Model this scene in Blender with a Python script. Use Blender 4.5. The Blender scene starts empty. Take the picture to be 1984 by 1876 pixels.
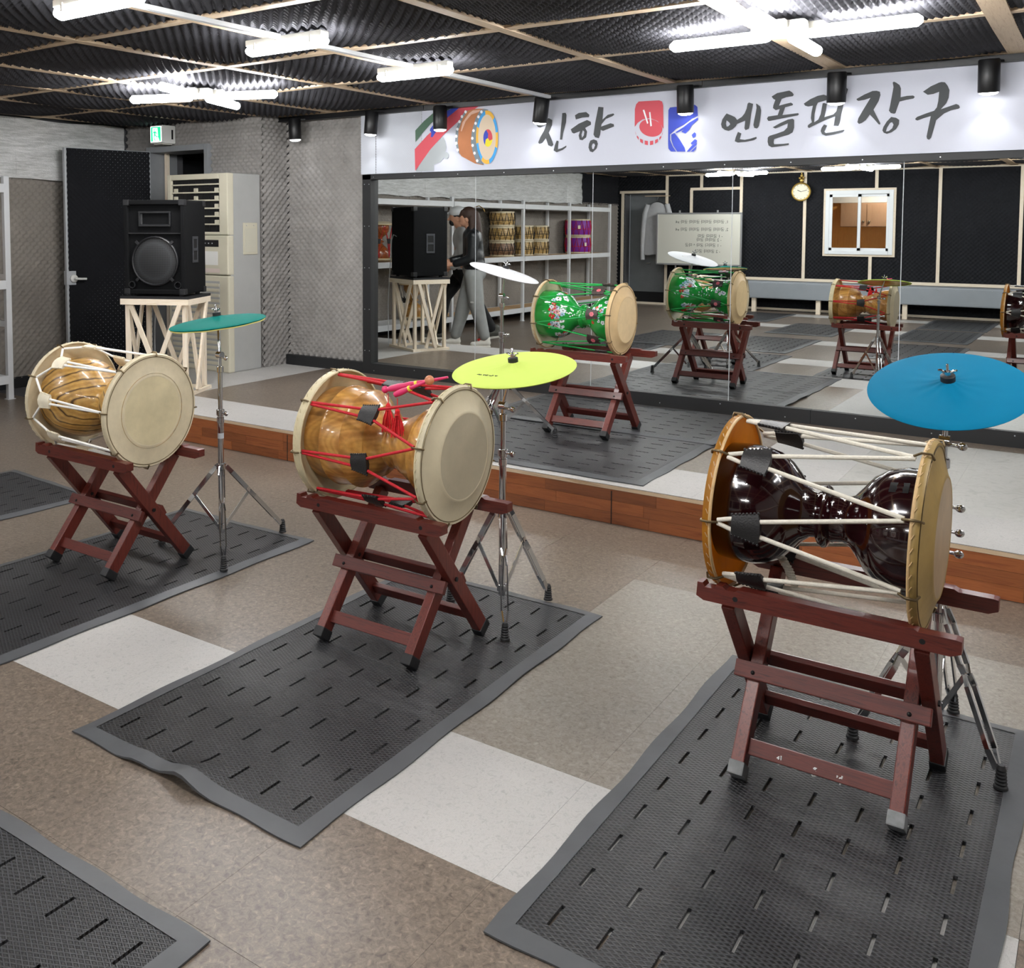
import bpy, bmesh, math, random
import numpy as np
from mathutils import Vector, Matrix
from mathutils.geometry import tessellate_polygon

# ------------------------------------------------------------------ camera, world, exposure
SC = bpy.context.scene
COL = SC.collection
FPX, CX, CY = 1886.92, 794.13, 544.86          # focal length and optical axis in photo pixels (1984 x 1876)
YAW, PIT = 0.6274, 0.0591
CAM = np.array([0.0, -6.621, 1.5])
FWD = np.array([-math.sin(YAW)*math.cos(PIT), math.cos(YAW)*math.cos(PIT), -math.sin(PIT)])
RGT = np.array([math.cos(YAW), math.sin(YAW), 0.0])
UPV = np.cross(RGT, FWD)
cam = bpy.data.cameras.new('camera')
cam.sensor_fit = 'HORIZONTAL'; cam.sensor_width = 36.0
cam.lens = FPX/1984*36.0
cam.shift_x = (992-CX)/1984; cam.shift_y = (CY-938)/1984
cam.clip_start = 0.05; cam.clip_end = 100
camo = bpy.data.objects.new('camera', cam); COL.objects.link(camo)
mw = Matrix.Identity(4)
for i in range(3):
    mw[i][0] = RGT[i]; mw[i][1] = UPV[i]; mw[i][2] = -FWD[i]; mw[i][3] = CAM[i]
camo.matrix_world = mw
SC.camera = camo
world = bpy.data.worlds.new('world'); SC.world = world; world.use_nodes = True
world.node_tree.nodes['Background'].inputs[0].default_value = (0.5, 0.52, 0.55, 1)
world.node_tree.nodes['Background'].inputs[1].default_value = 0.2
vs = SC.view_settings
vs.view_transform = 'Standard'; vs.look = 'None'; vs.exposure = 0.2; vs.gamma = 1.0; vs.use_curve_mapping = False
LAMP_E = 88.0            # emission of the ceiling lamps' diffusers
SPOT_W = 2.6            # watts of each spotlight

def hit(u, v, ax, val):
    """photo pixel -> point where its line of sight meets the plane axis = val"""
    d = FWD + RGT*(u-CX)/FPX - UPV*(v-CY)/FPX
    return CAM + d*((val-CAM[ax])/d[ax])

rnd = random.Random(7)

# ------------------------------------------------------------------ materials
def lin(c):
    return tuple((x/12.92 if x <= 0.04045 else ((x+0.055)/1.055)**2.4) for x in c)
def hx(s):
    return lin(tuple(int(s[i:i+2], 16)/255 for i in (0, 2, 4)))
MATS = {}
class NT:
    def __init__(s, name):
        s.m = bpy.data.materials.new(name); s.m.use_nodes = True
        s.t = s.m.node_tree; s.b = s.t.nodes['Principled BSDF']
    def n(s, typ, **kw):
        nd = s.t.nodes.new(typ)
        for k, v in kw.items():
            if k.startswith('i_'):
                key = k[2:]
                key = int(key) if key.isdigit() else key.replace('_', ' ')
                nd.inputs[key].default_value = v
            else: setattr(nd, k, v)
        return nd
    def l(s, a, b): s.t.links.new(a, b)
    def coord(s, kind='Object', scale=(1, 1, 1), rot=(0, 0, 0)):
        tc = s.n('ShaderNodeTexCoord'); mp = s.n('ShaderNodeMapping')
        mp.inputs['Scale'].default_value = scale; mp.inputs['Rotation'].default_value = rot
        s.l(tc.outputs[kind], mp.inputs['Vector']); return mp.outputs['Vector']
    def ramp(s, fac, stops):
        r = s.n('ShaderNodeValToRGB'); e = r.color_ramp.elements
        while len(e) < len(stops): e.new(0.5)
        for el, (p, c) in zip(e, stops):
            el.position = p; el.color = (*c, 1)
        s.l(fac, r.inputs['Fac']); return r.outputs['Color']
    def bump(s, h, strength=0.3, dist=0.01):
        b = s.n('ShaderNodeBump'); b.inputs['Strength'].default_value = strength; b.inputs['Distance'].default_value = dist
        s.l(h, b.inputs['Height']); s.l(b.outputs['Normal'], s.b.inputs['Normal'])

def mat(name, col, rough=0.5, metal=0.0, var=0.0, vscale=8.0, bump=0.0, bscale=60.0, coat=0.0, spec=0.5, emit=0.0, stretch=(1, 1, 1), rnd_obj=0.0):
    """plain procedural material: colour with soft noise variation and fine bump"""
    t = NT(name); b = t.b
    c = hx(col) if isinstance(col, str) else col
    b.inputs['Roughness'].default_value = rough; b.inputs['Metallic'].default_value = metal
    b.inputs['Specular IOR Level'].default_value = spec; b.inputs['Coat Weight'].default_value = coat
    b.inputs['Base Color'].default_value = (*c, 1)
    v = t.coord('Object', stretch)
    if var > 0:
        nz = t.n('ShaderNodeTexNoise', i_Scale=vscale, i_Detail=5.0, i_Roughness=0.6); t.l(v, nz.inputs['Vector'])
        out = t.ramp(nz.outputs['Fac'], [(0.25, tuple(x*(1-var) for x in c)), (0.75, tuple(min(1, x*(1+var*0.7)) for x in c))])
        if rnd_obj > 0:
            oi = t.n('ShaderNodeObjectInfo'); hs = t.n('ShaderNodeHueSaturation')
            ma = t.n('ShaderNodeMapRange', i_3=1-rnd_obj, i_4=1+rnd_obj); t.l(oi.outputs['Random'], ma.inputs[0])
            t.l(ma.outputs[0], hs.inputs['Value']); t.l(out, hs.inputs['Color']); out = hs.outputs['Color']
        t.l(out, b.inputs['Base Color'])
    if bump > 0:
        nz = t.n('ShaderNodeTexNoise', i_Scale=bscale, i_Detail=4.0); t.l(v, nz.inputs['Vector'])
        t.bump(nz.outputs['Fac'], bump, 0.005)
    if emit > 0:
        b.inputs['Emission Color'].default_value = (*c, 1); b.inputs['Emission Strength'].default_value = emit
    MATS[name] = t.m; return t.m

def wood(name, c1, c2, scale=1.0, rough=0.45, axis=0, ring=6.0, coat=0.0, rnd_obj=0.0, knots=True, dark=None):
    """grain running along the given local axis"""
    t = NT(name); b = t.b
    st = [14.0, 14.0, 14.0]; st[axis] = 1.0
    v = t.coord('Object', tuple(x*scale for x in st))
    oi = t.n('ShaderNodeObjectInfo'); add = t.n('ShaderNodeVectorMath', operation='ADD')
    mul = t.n('ShaderNodeVectorMath', operation='SCALE'); cb = t.n('ShaderNodeCombineXYZ')
    for k in range(3): t.l(oi.outputs['Random'], cb.inputs[k])
    t.l(cb.outputs[0], mul.inputs[0]); mul.inputs['Scale'].default_value = 37.0
    t.l(v, add.inputs[0]); t.l(mul.outputs[0], add.inputs[1])
    nz = t.n('ShaderNodeTexNoise', i_Scale=ring, i_Detail=6.0, i_Roughness=0.65, i_Distortion=0.6); t.l(add.outputs[0], nz.inputs['Vector'])
    st2 = [0.9, 0.9, 0.9]; st2[axis] = 0.35
    out = t.ramp(nz.outputs['Fac'], [(0.30, hx(c1)), (0.52, hx(c2)), (0.72, hx(dark) if dark else hx(c1))])
    if rnd_obj > 0:
        hs = t.n('ShaderNodeHueSaturation'); ma = t.n('ShaderNodeMapRange', i_3=1-rnd_obj, i_4=1+rnd_obj*0.6)
        t.l(oi.outputs['Random'], ma.inputs[0]); t.l(ma.outputs[0], hs.inputs['Value']); t.l(out, hs.inputs['Color']); out = hs.outputs['Color']
    t.l(out, b.inputs['Base Color'])
    b.inputs['Roughness'].default_value = rough; b.inputs['Coat Weight'].default_value = coat; b.inputs['Coat Roughness'].default_value = 0.15
    t.bump(nz.outputs['Fac'], 0.12, 0.003)
    MATS[name] = t.m; return t.m

mat('foam_ceiling', '46464b', 0.9, var=0.25, vscale=6, spec=0.25)
mat('foam_wall', '94918e', 0.95, var=0.2, vscale=5, spec=0.15)
mat('foam_shelf', '8f8982', 0.95, var=0.12, vscale=5, spec=0.15)
mat('foam_black', '1e1f23', 0.9, var=0.2, vscale=5, spec=0.3)
mat('foam_door', '17181c', 0.9, var=0.2, vscale=5, spec=0.3)
mat('plaster', '5d5d60', 0.9)
mat('black_board', '1d1e20', 0.55, var=0.15, vscale=4)
mat('grey_paint', '8c8f92', 0.45, var=0.08)
mat('white_paint', 'd4d6d8', 0.45, var=0.04)
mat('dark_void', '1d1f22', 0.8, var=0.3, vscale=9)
wood('pine', 'c9ad8b', 'd9c2a4', 0.9, 0.6, 0, 5.0, rnd_obj=0.08, dark='b08f6b')
wood('pine_y', 'c9ad8b', 'd9c2a4', 0.9, 0.6, 1, 5.0, rnd_obj=0.08, dark='b08f6b')
wood('pine_z', 'ead8bd', 'f3e6d2', 0.9, 0.6, 2, 5.0, rnd_obj=0.05, dark='dcc5a2')
wood('pine_pale', 'ead8bd', 'f3e6d2', 0.9, 0.6, 0, 5.0, rnd_obj=0.05, dark='dcc5a2')
wood('red_wood', '3f1613', '63261d', 1.2, 0.38, 0, 6.0, coat=0.2, rnd_obj=0.14, dark='2d0e0c')
wood('red_wood_leg', '451915', '6c2c22', 1.2, 0.38, 2, 6.0, coat=0.2, rnd_obj=0.14, dark='31100d')
wood('stave_wood', '7d4424', '9a5a32', 0.8, 0.4, 0, 4.0, coat=0.15, rnd_obj=0.28, dark='7a3f22')
wood('shelf_wood', 'b28f66', 'c8a67c', 0.8, 0.6, 1, 4.0)
wood('room_wood', 'b07a3c', 'c8934f', 0.8, 0.5, 2, 4.0)
wood('cabinet_wood', '8a6a52', '9b7b62', 0.8, 0.5, 2, 5.0)
mat('chrome', 'd8dadc', 0.12, 1.0)
mat('brass', 'b99a5c', 0.3, 1.0)
mat('iron_hook', '7a6a50', 0.4, 0.9)
mat('rubber', '1c1d1f', 0.55, var=0.2, bump=0.1)
mat('rubber_grey', '7d7f80', 0.6, var=0.3, vscale=40)
mat('black_metal', '141416', 0.4, 0.2)
mat('leather', '1d1c1d', 0.45, var=0.3, vscale=60, bump=0.25, bscale=220)
mat('leather_brown', '3a2f2b', 0.5, var=0.3, vscale=60, bump=0.2, bscale=200)
mat('leather_cream', 'e6dcc4', 0.6, var=0.1, vscale=40)
mat('rope_white', 'dcd6c8', 0.85, var=0.12, vscale=150, bump=0.3, bscale=400)
mat('rope_bright', 'f4f2ec', 0.85, var=0.08, vscale=150, bump=0.3, bscale=400)
mat('rope_red', 'c01826', 0.7, var=0.2, vscale=150, bump=0.3, bscale=400)
mat('rope_green', '19a04a', 0.6, var=0.15, vscale=150, bump=0.2, bscale=400)
mat('tassel_red', 'e0262c', 0.8, var=0.25, vscale=120, bump=0.4, bscale=300)
mat('stick_pink', 'd8346a', 0.4, var=0.15)
mat('stick_yellow', 'e8d23a', 0.5)
mat('ball_wood', 'c8825a', 0.4)
mat('skin_cream', 'd3c6a8', 0.55, var=0.18, vscale=9, bump=0.08, bscale=90)
mat('skin_pale', 'cfc29e', 0.5, var=0.2, vscale=8, bump=0.08, bscale=70)
mat('skin_gold', 'cdb083', 0.5, var=0.12, vscale=12, bump=0.06, bscale=90)
mat('skin_gold_in', 'd8bd90', 0.5, var=0.10, vscale=16, bump=0.06, bscale=90)
mat('skin_grey', 'aea48c', 0.5, var=0.10, vscale=12, bump=0.06, bscale=90)
mat('skin_grey_rim', 'c6bb9e', 0.5, var=0.10, vscale=12, bump=0.06, bscale=90)
mat('skin_amber', 'b0822a', 0.45, var=0.35, vscale=12, bump=0.1, bscale=60)
mat('skin_tan', '957b46', 0.5, var=0.25, vscale=10, bump=0.08, bscale=60)
mat('skin_tan_in', '9a8467', 0.45, var=0.2, vscale=12)
mat('hoop_wood', 'c9a877', 0.5, var=0.15, vscale=30)
mat('lacquer_maroon', '1f0609', 0.12, var=0.6, vscale=5, coat=0.8, spec=0.6)
mat('lacquer_green', '1f9a3c', 0.14, var=0.05, coat=0.8)
mat('flower_white', 'e8eef4', 0.3); mat('flower_red', 'c4202a', 0.3); mat('flower_blue', '9fc4dc', 0.3); mat('flower_pink', 'e87a86', 0.4); mat('flower_yellow', 'd8d060', 0.3); mat('flower_black', '24342a', 0.3)
mat('cover_yellow', 'cadf6c', 0.8, var=0.03, vscale=10, spec=0.15)
mat('cover_blue', '006c90', 0.8, var=0.04, vscale=10, spec=0.12)
mat('cover_teal', '00675f', 0.8, var=0.05, vscale=10, spec=0.12)
mat('cover_white', 'dcdee2', 0.75, var=0.02, vscale=10)
mat('trim_yellow', 'd9d27a', 0.7)
mat('ink_black', '2a3030', 0.7); mat('ink_green', '3f7a2a', 0.7); mat('ink_white', 'f0f0ee', 0.7); mat('ink_grey', '8a8d90', 0.7)
mat('cabinet_black', '0c0d0f', 0.9, spec=0.2, var=0.25, vscale=40, bump=0.3, bscale=300)
mat('plastic_black', '16171a', 0.45)
mat('port_black', '0a0a0b', 0.8); mat('handle_grey', '34363b', 0.4)
mat('plastic_cream', 'cbc6b2', 0.45, var=0.04)
mat('plastic_grey', 'a9aaa8', 0.5, var=0.05)
mat('plastic_white', 'e4e4e0', 0.45)
mat('banner_cloth', 'c9ccd8', 0.8, var=0.02, vscale=3)
mat('print_grey', '4a4d4f', 0.8); mat('print_red', 'cf5560', 0.8); mat('print_blue', '3f4fb8', 0.8); mat('print_green', '4e6a58', 0.8)
mat('print_soft_grey', 'a7adb0', 0.8); mat('print_orange', 'b7774f', 0.8, var=0.1); mat('print_beige', 'd8c6ae', 0.8); mat('print_yellow', 'e6d93a', 0.8); mat('print_gold', 'edb84a', 0.8); mat('print_sky', '4aa5e4', 0.8); mat('print_white', 'eef0f4', 0.8); mat('print_steel', '7c8890', 0.8); mat('print_drumred', 'd0505c', 0.8); mat('print_highlight', 'd8b09a', 0.8)
mat('exit_green', '22c98a', 0.5, emit=1.2); mat('exit_white', 'e8fff6', 0.5, emit=2.0)
mat('lamp_white', 'ffffff', 0.4, emit=LAMP_E); mat('lamp_housing', 'cfcdc4', 0.5)
mat('spot_lens', 'ffffff', 0.4, emit=9.0)
mat('board_white', 'd4d3c8', 0.3); mat('aluminium', 'c4c6c8', 0.35, 0.8)
mat('bench_grey', '93999f', 0.6, var=0.06, vscale=4, bump=0.1, bscale=8)
mat('upvc_white', 'e9edf0', 0.35)
mat('gold_clock', 'c8a85a', 0.35, 0.7); mat('clock_face', 'efe9d2', 0.5)
mat('shirt_grey', 'b9babc', 0.85, var=0.1, vscale=10, bump=0.3, bscale=14)
mat('door_grey', '85898c', 0.5, var=0.08)
mat('knob_steel', 'b8b4a8', 0.25, 1.0)
mat('skin_face', 'c79478', 0.55); mat('hair_brown', '3a251b', 0.6, var=0.4, vscale=30, bump=0.4, bscale=90, stretch=(6, 6, 0.8))
mat('jacket_black', '15181b', 0.4, var=0.3, vscale=10, bump=0.3, bscale=12)
mat('trouser_grey', '9a9c9b', 0.85, var=0.12, vscale=10, bump=0.3, bscale=14)
mat('trouser_black', '111214', 0.85, var=0.2); mat('hoodie_white', 'd2d4d4', 0.85, var=0.08, bump=0.3, bscale=14)
mat('shoe_white', 'e0ddd4', 0.6, var=0.1); mat('shoe_dark', '55554f', 0.6, var=0.3, vscale=40); mat('lace_red', 'e04038', 0.6); mat('mask_black', '18181a', 0.7)
mat('label_grey', 'b8bcc0', 0.5)

def special_materials():
    # mirror silver
    t = NT('mirror_glass'); t.b.inputs['Base Color'].default_value = (0.80, 0.83, 0.82, 1); t.b.inputs['Metallic'].default_value = 1; t.b.inputs['Roughness'].default_value = 0.0
    MATS['mirror_glass'] = t.m
    # window glass
    t = NT('window_glass'); t.b.inputs['Transmission Weight'].default_value = 1.0; t.b.inputs['Roughness'].default_value = 0.0; t.b.inputs['IOR'].default_value = 1.02
    MATS['window_glass'] = t.m
    # silver bubble foil
    t = NT('bubble_foil'); v = t.coord('Object', (1, 1, 1))
    nz = t.n('ShaderNodeTexNoise', i_Scale=9.0, i_Detail=8.0, i_Roughness=0.75); v2 = t.coord('Object', (1, 0.6, 5.0)); t.l(v2, nz.inputs['Vector'])
    vo = t.n('ShaderNodeTexVoronoi', i_Scale=85.0); t.l(v, vo.inputs['Vector'])
    c = t.ramp(nz.outputs['Fac'], [(0.3, hx('b4b6b2')), (0.7, hx('ffffff'))]); t.l(c, t.b.inputs['Base Color'])
    t.b.inputs['Metallic'].default_value = 0.1; t.b.inputs['Roughness'].default_value = 0.28; t.b.inputs['Specular IOR Level'].default_value = 0.9
    mx = t.n('ShaderNodeMath', operation='ADD'); t.l(nz.outputs['Fac'], mx.inputs[0])
    ml = t.n('ShaderNodeMath', operation='MULTIPLY', i_1=0.35); t.l(vo.outputs['Distance'], ml.inputs[0]); t.l(ml.outputs[0], mx.inputs[1])
    t.bump(mx.outputs[0], 0.5, 0.02); MATS['bubble_foil'] = t.m
    # brown marbled vinyl tile and pale woven tile
    def tile(name, cols, scale, rough, woven=False, detail=9.0):
        t = NT(name); v = t.coord('Object', (1, 1, 1))
        oi = t.n('ShaderNodeObjectInfo'); add = t.n('ShaderNodeVectorMath', operation='ADD')
        t.l(v, add.inputs[0]); t.l(oi.outputs['Location'], add.inputs[1])
        nz = t.n('ShaderNodeTexNoise', i_Scale=scale, i_Detail=detail, i_Roughness=0.72, i_Distortion=0.9); t.l(add.outputs[0], nz.inputs['Vector'])
        n2 = t.n('ShaderNodeTexNoise', i_Scale=1.1, i_Detail=3.0); t.l(add.outputs[0], n2.inputs['Vector'])
        c = t.ramp(nz.outputs['Fac'], cols)
        hs = t.n('ShaderNodeHueSaturation'); mr = t.n('ShaderNodeMapRange', i_1=0.3, i_2=0.7, i_3=0.86, i_4=1.12); t.l(n2.outputs['Fac'], mr.inputs[0])
        t.l(mr.outputs[0], hs.inputs['Value']); t.l(c, hs.inputs['Color'])
        t.l(hs.outputs['Color'], t.b.inputs['Base Color'])
        t.b.inputs['Roughness'].default_value = rough
        if woven:
            w1 = t.n('ShaderNodeTexWave', i_Scale=70.0, i_Distortion=3.0, i_Detail=2.0); t.l(add.outputs[0], w1.inputs['Vector'])
            t.bump(w1.outputs['Fac'], 0.12, 0.003)
        else:
            t.bump(nz.outputs['Fac'], 0.06, 0.003)
        MATS[name] = t.m
    tile('tile_brown', [(0.32, hx('4a4038')), (0.45, hx('665b51')), (0.57, hx('786c60')), (0.68, hx('8f8373'))], 62.0, 0.34)
    tile('tile_pale', [(0.3, hx('9d9b98')), (0.5, hx('b2b0ad')), (0.7, hx('a6a3a0'))], 60.0, 0.5, True, 3.0)
    tile('tile_stone', [(0.3, hx('9c9b95')), (0.5, hx('adaca7')), (0.7, hx('93928c'))], 10.0, 0.42)
    tile('tile_taupe', [(0.32, hx('665e56')), (0.45, hx('7d766d')), (0.57, hx('8b847b')), (0.68, hx('9a948a'))], 62.0, 0.32)
    # rubber mat: expanded diamond mesh
    def matmesh(name, base, hi):
        t = NT(name); v = t.coord('Object', (1, 1, 1))
        sp = t.n('ShaderNodeSeparateXYZ'); t.l(v, sp.inputs[0])
        def wave(sx, sy):
            a = t.n('ShaderNodeMath', operation='MULTIPLY', i_1=sx); t.l(sp.outputs[0], a.inputs[0])
            b_ = t.n('ShaderNodeMath', operation='MULTIPLY', i_1=sy); t.l(sp.outputs[1], b_.inputs[0])
            c_ = t.n('ShaderNodeMath', operation='ADD'); t.l(a.outputs[0], c_.inputs[0]); t.l(b_.outputs[0], c_.inputs[1])
            s_ = t.n('ShaderNodeMath', operation='SINE'); t.l(c_.outputs[0], s_.inputs[0]); return s_.outputs[0]
        k = 2*math.pi/0.0125
        m1 = t.n('ShaderNodeMath', operation='MAXIMUM'); t.l(wave(k*0.5, k), m1.inputs[0]); t.l(wave(-k*0.5, k), m1.inputs[1])
        mr = t.n('ShaderNodeMapRange', i_1=-0.2, i_2=0.9, i_3=0.0, i_4=1.0); t.l(m1.outputs[0], mr.inputs[0])
        nz = t.n('ShaderNodeTexNoise', i_Scale=5.0, i_Detail=5.0); t.l(v, nz.inputs['Vector'])
        c = t.ramp(mr.outputs[0], [(0.15, hx(base)), (0.85, hx(hi))])
        hs = t.n('ShaderNodeHueSaturation'); m2 = t.n('ShaderNodeMapRange', i_1=0.3, i_2=0.7, i_3=0.8, i_4=1.2); t.l(nz.outputs['Fac'], m2.inputs[0])
        t.l(m2.outputs[0], hs.inputs['Value']); t.l(c, hs.inputs['Color']); t.l(hs.outputs['Color'], t.b.inputs['Base Color'])
        t.b.inputs['Roughness'].default_value = 0.42
        t.bump(mr.outputs[0], 0.8, 0.004); MATS[name] = t.m
    matmesh('mat_mesh', '0a0a0c', '333437')
    mat('mat_border', '4c4e51', 0.5, var=0.18, vscale=6, bump=0.1, bscale=30)
    # grid speaker grille
    t = NT('grille'); v = t.coord('Object', (1, 1, 1), (0, 0, 0))
    ck = t.n('ShaderNodeTexVoronoi', i_Scale=75.0, i_Randomness=0.0); t.l(v, ck.inputs['Vector'])
    c = t.ramp(ck.outputs['Distance'], [(0.38, hx('0b0c0d')), (0.5, hx('2c2e31'))]); t.l(c, t.b.inputs['Base Color'])
    t.b.inputs['Roughness'].default_value = 0.5; MATS['grille'] = t.m
    # drum shells
    def shell(name, cols, ring, dist, rough, coat, detail=2.0):
        t = NT(name); v = t.coord('Object', (0.5, 1, 1))
        nz = t.n('ShaderNodeTexNoise', i_Scale=2.5, i_Detail=2.0); t.l(v, nz.inputs['Vector'])
        w = t.n('ShaderNodeTexWave', i_Scale=ring, i_Distortion=dist, i_Detail=detail, wave_type='RINGS', rings_direction='Y'); t.l(v, w.inputs['Vector'])
        c = t.ramp(w.outputs['Fac'], cols)
        n3 = t.n('ShaderNodeTexNoise', i_Scale=14.0, i_Detail=6.0); t.l(t.coord('Object', (1, 5, 5)), n3.inputs['Vector'])
        hs = t.n('ShaderNodeHueSaturation'); mr = t.n('ShaderNodeMapRange', i_1=0.3, i_2=0.7, i_3=0.82, i_4=1.15); t.l(n3.outputs['Fac'], mr.inputs[0])
        t.l(mr.outputs[0], hs.inputs['Value']); t.l(c, hs.inputs['Color']); t.l(hs.outputs['Color'], t.b.inputs['Base Color'])
        t.b.inputs['Roughness'].default_value = rough; t.b.inputs['Coat Weight'].default_value = coat; MATS[name] = t.m
    shell('shell_ring', [(0.0, hx('4a3218')), (0.1, hx('b9904f')), (0.5, hx('c9a15a')), (0.9, hx('b58a48'))], 9.0, 4.0, 0.35, 0.3)
    shell('shell_gold', [(0.0, hx('a8763a')), (0.4, hx('c4924e')), (0.8, hx('b5823f')), (1.0, hx('c8974f'))], 6.0, 5.0, 0.3, 0.5)
    shell('shell_orange', [(0.0, hx('8a4420')), (0.5, hx('b0602e')), (1.0, hx('9a5026'))], 6.0, 5.0, 0.25, 0.5)
    shell('shell_straw', [(0.0, hx('a8864e')), (0.5, hx('c8a86c')), (1.0, hx('b8965a'))], 6.0, 5.0, 0.4, 0.2)
    shell('shell_brown', [(0.0, hx('6a4c34')), (0.5, hx('86664a')), (1.0, hx('785840'))], 6.0, 5.0, 0.4, 0.2)
    mat('fabric_purple', '7a1f9a', 0.5, var=0.15, vscale=12)
    mat('rope_black', '141414', 0.7)
special_materials()
def translucent(name, col, fac):
    m = MATS[name]; t = m.node_tree; out = [n for n in t.nodes if n.type == 'OUTPUT_MATERIAL'][0]
    tr = t.nodes.new('ShaderNodeBsdfTranslucent'); tr.inputs['Color'].default_value = (*hx(col), 1)
    mx = t.nodes.new('ShaderNodeMixShader'); mx.inputs[0].default_value = fac
    t.links.new(t.nodes['Principled BSDF'].outputs[0], mx.inputs[1]); t.links.new(tr.outputs[0], mx.inputs[2]); t.links.new(mx.outputs[0], out.inputs['Surface'])
translucent('skin_amber', 'e8a838', 0.5)

# ------------------------------------------------------------------ geometry helpers
class MB:
    """collects shapes; build() links them as ONE mesh object"""
    def __init__(s): s.v = []; s.f = []; s.mi = []; s.cur = 0
    def add(s, vs, fs, M=None):
        o = len(s.v)
        for p in vs:
            p = Vector(p)
            s.v.append(tuple(M @ p) if M else tuple(p))
        for f in fs: s.f.append(tuple(i+o for i in f)); s.mi.append(s.cur)
        return s
    def box(s, a, b, bev=0.0, M=None):
        x0, y0, z0 = (min(a[i], b[i]) for i in range(3)); x1, y1, z1 = (max(a[i], b[i]) for i in range(3))
        if bev <= 0:
            vs = [(x, y, z) for x in (x0, x1) for y in (y0, y1) for z in (z0, z1)]
            return s.add(vs, [(0, 1, 3, 2), (4, 6, 7, 5), (0, 4, 5, 1), (2, 3, 7, 6), (0, 2, 6, 4), (1, 5, 7, 3)], M)
        bm = bmesh.new(); bmesh.ops.create_cube(bm, size=1.0)
        for v in bm.verts:
            v.co = Vector(((x0+x1)/2+v.co.x*(x1-x0), (y0+y1)/2+v.co.y*(y1-y0), (z0+z1)/2+v.co.z*(z1-z0)))
        bmesh.ops.bevel(bm, geom=bm.edges[:], offset=bev, segments=2, affect='EDGES', profile=0.6)
        bm.verts.index_update()
        s.add([v.co[:] for v in bm.verts], [[v.index for v in f.verts] for f in bm.faces], M); bm.free(); return s
    def bar(s, p, q, w, h, up=(0, 0, 1), bev=0.0):
        """rectangular bar from p to q, w across, h along up"""
        p = Vector(p); q = Vector(q); d = (q-p); L = d.length; d.normalize()
        upv = Vector(up); side = d.cross(upv)
        if side.length < 1e-6: side = d.cross(Vector((0, 1, 0)))
        side.normalize(); u = side.cross(d)
        M = Matrix(((d.x, side.x, u.x, p.x), (d.y, side.y, u.y, p.y), (d.z, side.z, u.z, p.z), (0, 0, 0, 1)))
        return s.box((0, -w/2, -h/2), (L, w/2, h/2), bev, M)
    def tube(s, pts, r, n=8, caps=True, closed=False):
        pts = [Vector(p) for p in pts]; m = len(pts)
        rs = r if isinstance(r, (list, tuple)) else [r]*m
        rings = []; prev = None
        for i, p in enumerate(pts):
            if closed: t = pts[(i+1) % m]-pts[i-1]
            else: t = pts[min(i+1, m-1)]-pts[max(i-1, 0)]
            t.normalize()
            if prev is None:
                a = t.cross(Vector((0, 0, 1)))
                if a.length < 1e-3: a = t.cross(Vector((0, 1, 0)))
            else:
                a = prev-t*prev.dot(t)
            a.normalize(); prev = a; b = t.cross(a)
            rings.append([p+(a*math.cos(2*math.pi*k/n)+b*math.sin(2*math.pi*k/n))*rs[i] for k in range(n)])
        vs = [v for R in rings for v in R]; fs = []
        for i in range(m if closed else m-1):
            j = (i+1) % m
            for k in range(n):
                k2 = (k+1) % n; fs.append((i*n+k, i*n+k2, j*n+k2, j*n+k))
        if caps and not closed:
            fs.append(tuple(reversed(range(n)))); fs.append(tuple((m-1)*n+k for k in range(n)))
        return s.add(vs, fs)
    def lathe(s, prof, n=32, axis='z', caps=False, M=None):
        """prof: (t, r) pairs, t along the axis"""
        vs = []; fs = []
        for t, r in prof:
            for k in range(n):
                a = 2*math.pi*k/n; c, q = r*math.cos(a), r*math.sin(a)
                vs.append({'z': (c, q, t), 'x': (t, c, q), 'y': (q, t, c)}[axis])
        m = len(prof)
        for i in range(m-1):
            for k in range(n):
                k2 = (k+1) % n; fs.append((i*n+k, i*n+k2, (i+1)*n+k2, (i+1)*n+k))
        if caps:
            fs.append(tuple(reversed(range(n)))); fs.append(tuple((m-1)*n+k for k in range(n)))
        return s.add(vs, fs, M)
    def prism(s, poly, fn, t0, t1):
        """2-D polygon extruded; fn(a, b, t) -> xyz"""
        n = len(poly); vs = [fn(a, b, t0) for a, b in poly]+[fn(a, b, t1) for a, b in poly]
        tri = tessellate_polygon([[Vector((a, b, 0)) for a, b in poly]])
        fs = [tuple(t) for t in tri]+[tuple(i+n for i in reversed(t)) for t in tri]
        for i in range(n): j = (i+1) % n; fs.append((i, j, j+n, i+n))
        return s.add(vs, fs)
    def flat(s, loops, fn):
        """flat polygon with holes; fn(a, b) -> xyz"""
        L = [[Vector((a, b, 0)) for a, b in lp] for lp in loops]
        tri = tessellate_polygon(L); pts = [p for lp in loops for p in lp]
        return s.add([fn(a, b) for a, b in pts], [tuple(t) for t in tri])
    def ball(s, c, r, n=12, m=8, sc=(1, 1, 1)):
        vs = []; fs = []
        for i in range(m+1):
            th = math.pi*i/m
            for k in range(n):
                a = 2*math.pi*k/n
                vs.append((c[0]+r*sc[0]*math.sin(th)*math.cos(a), c[1]+r*sc[1]*math.sin(th)*math.sin(a), c[2]+r*sc[2]*math.cos(th)))
        for i in range(m):
            for k in range(n):
                k2 = (k+1) % n; fs.append((i*n+k, (i+1)*n+k, (i+1)*n+k2, i*n+k2))
        return s.add(vs, fs)
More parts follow.
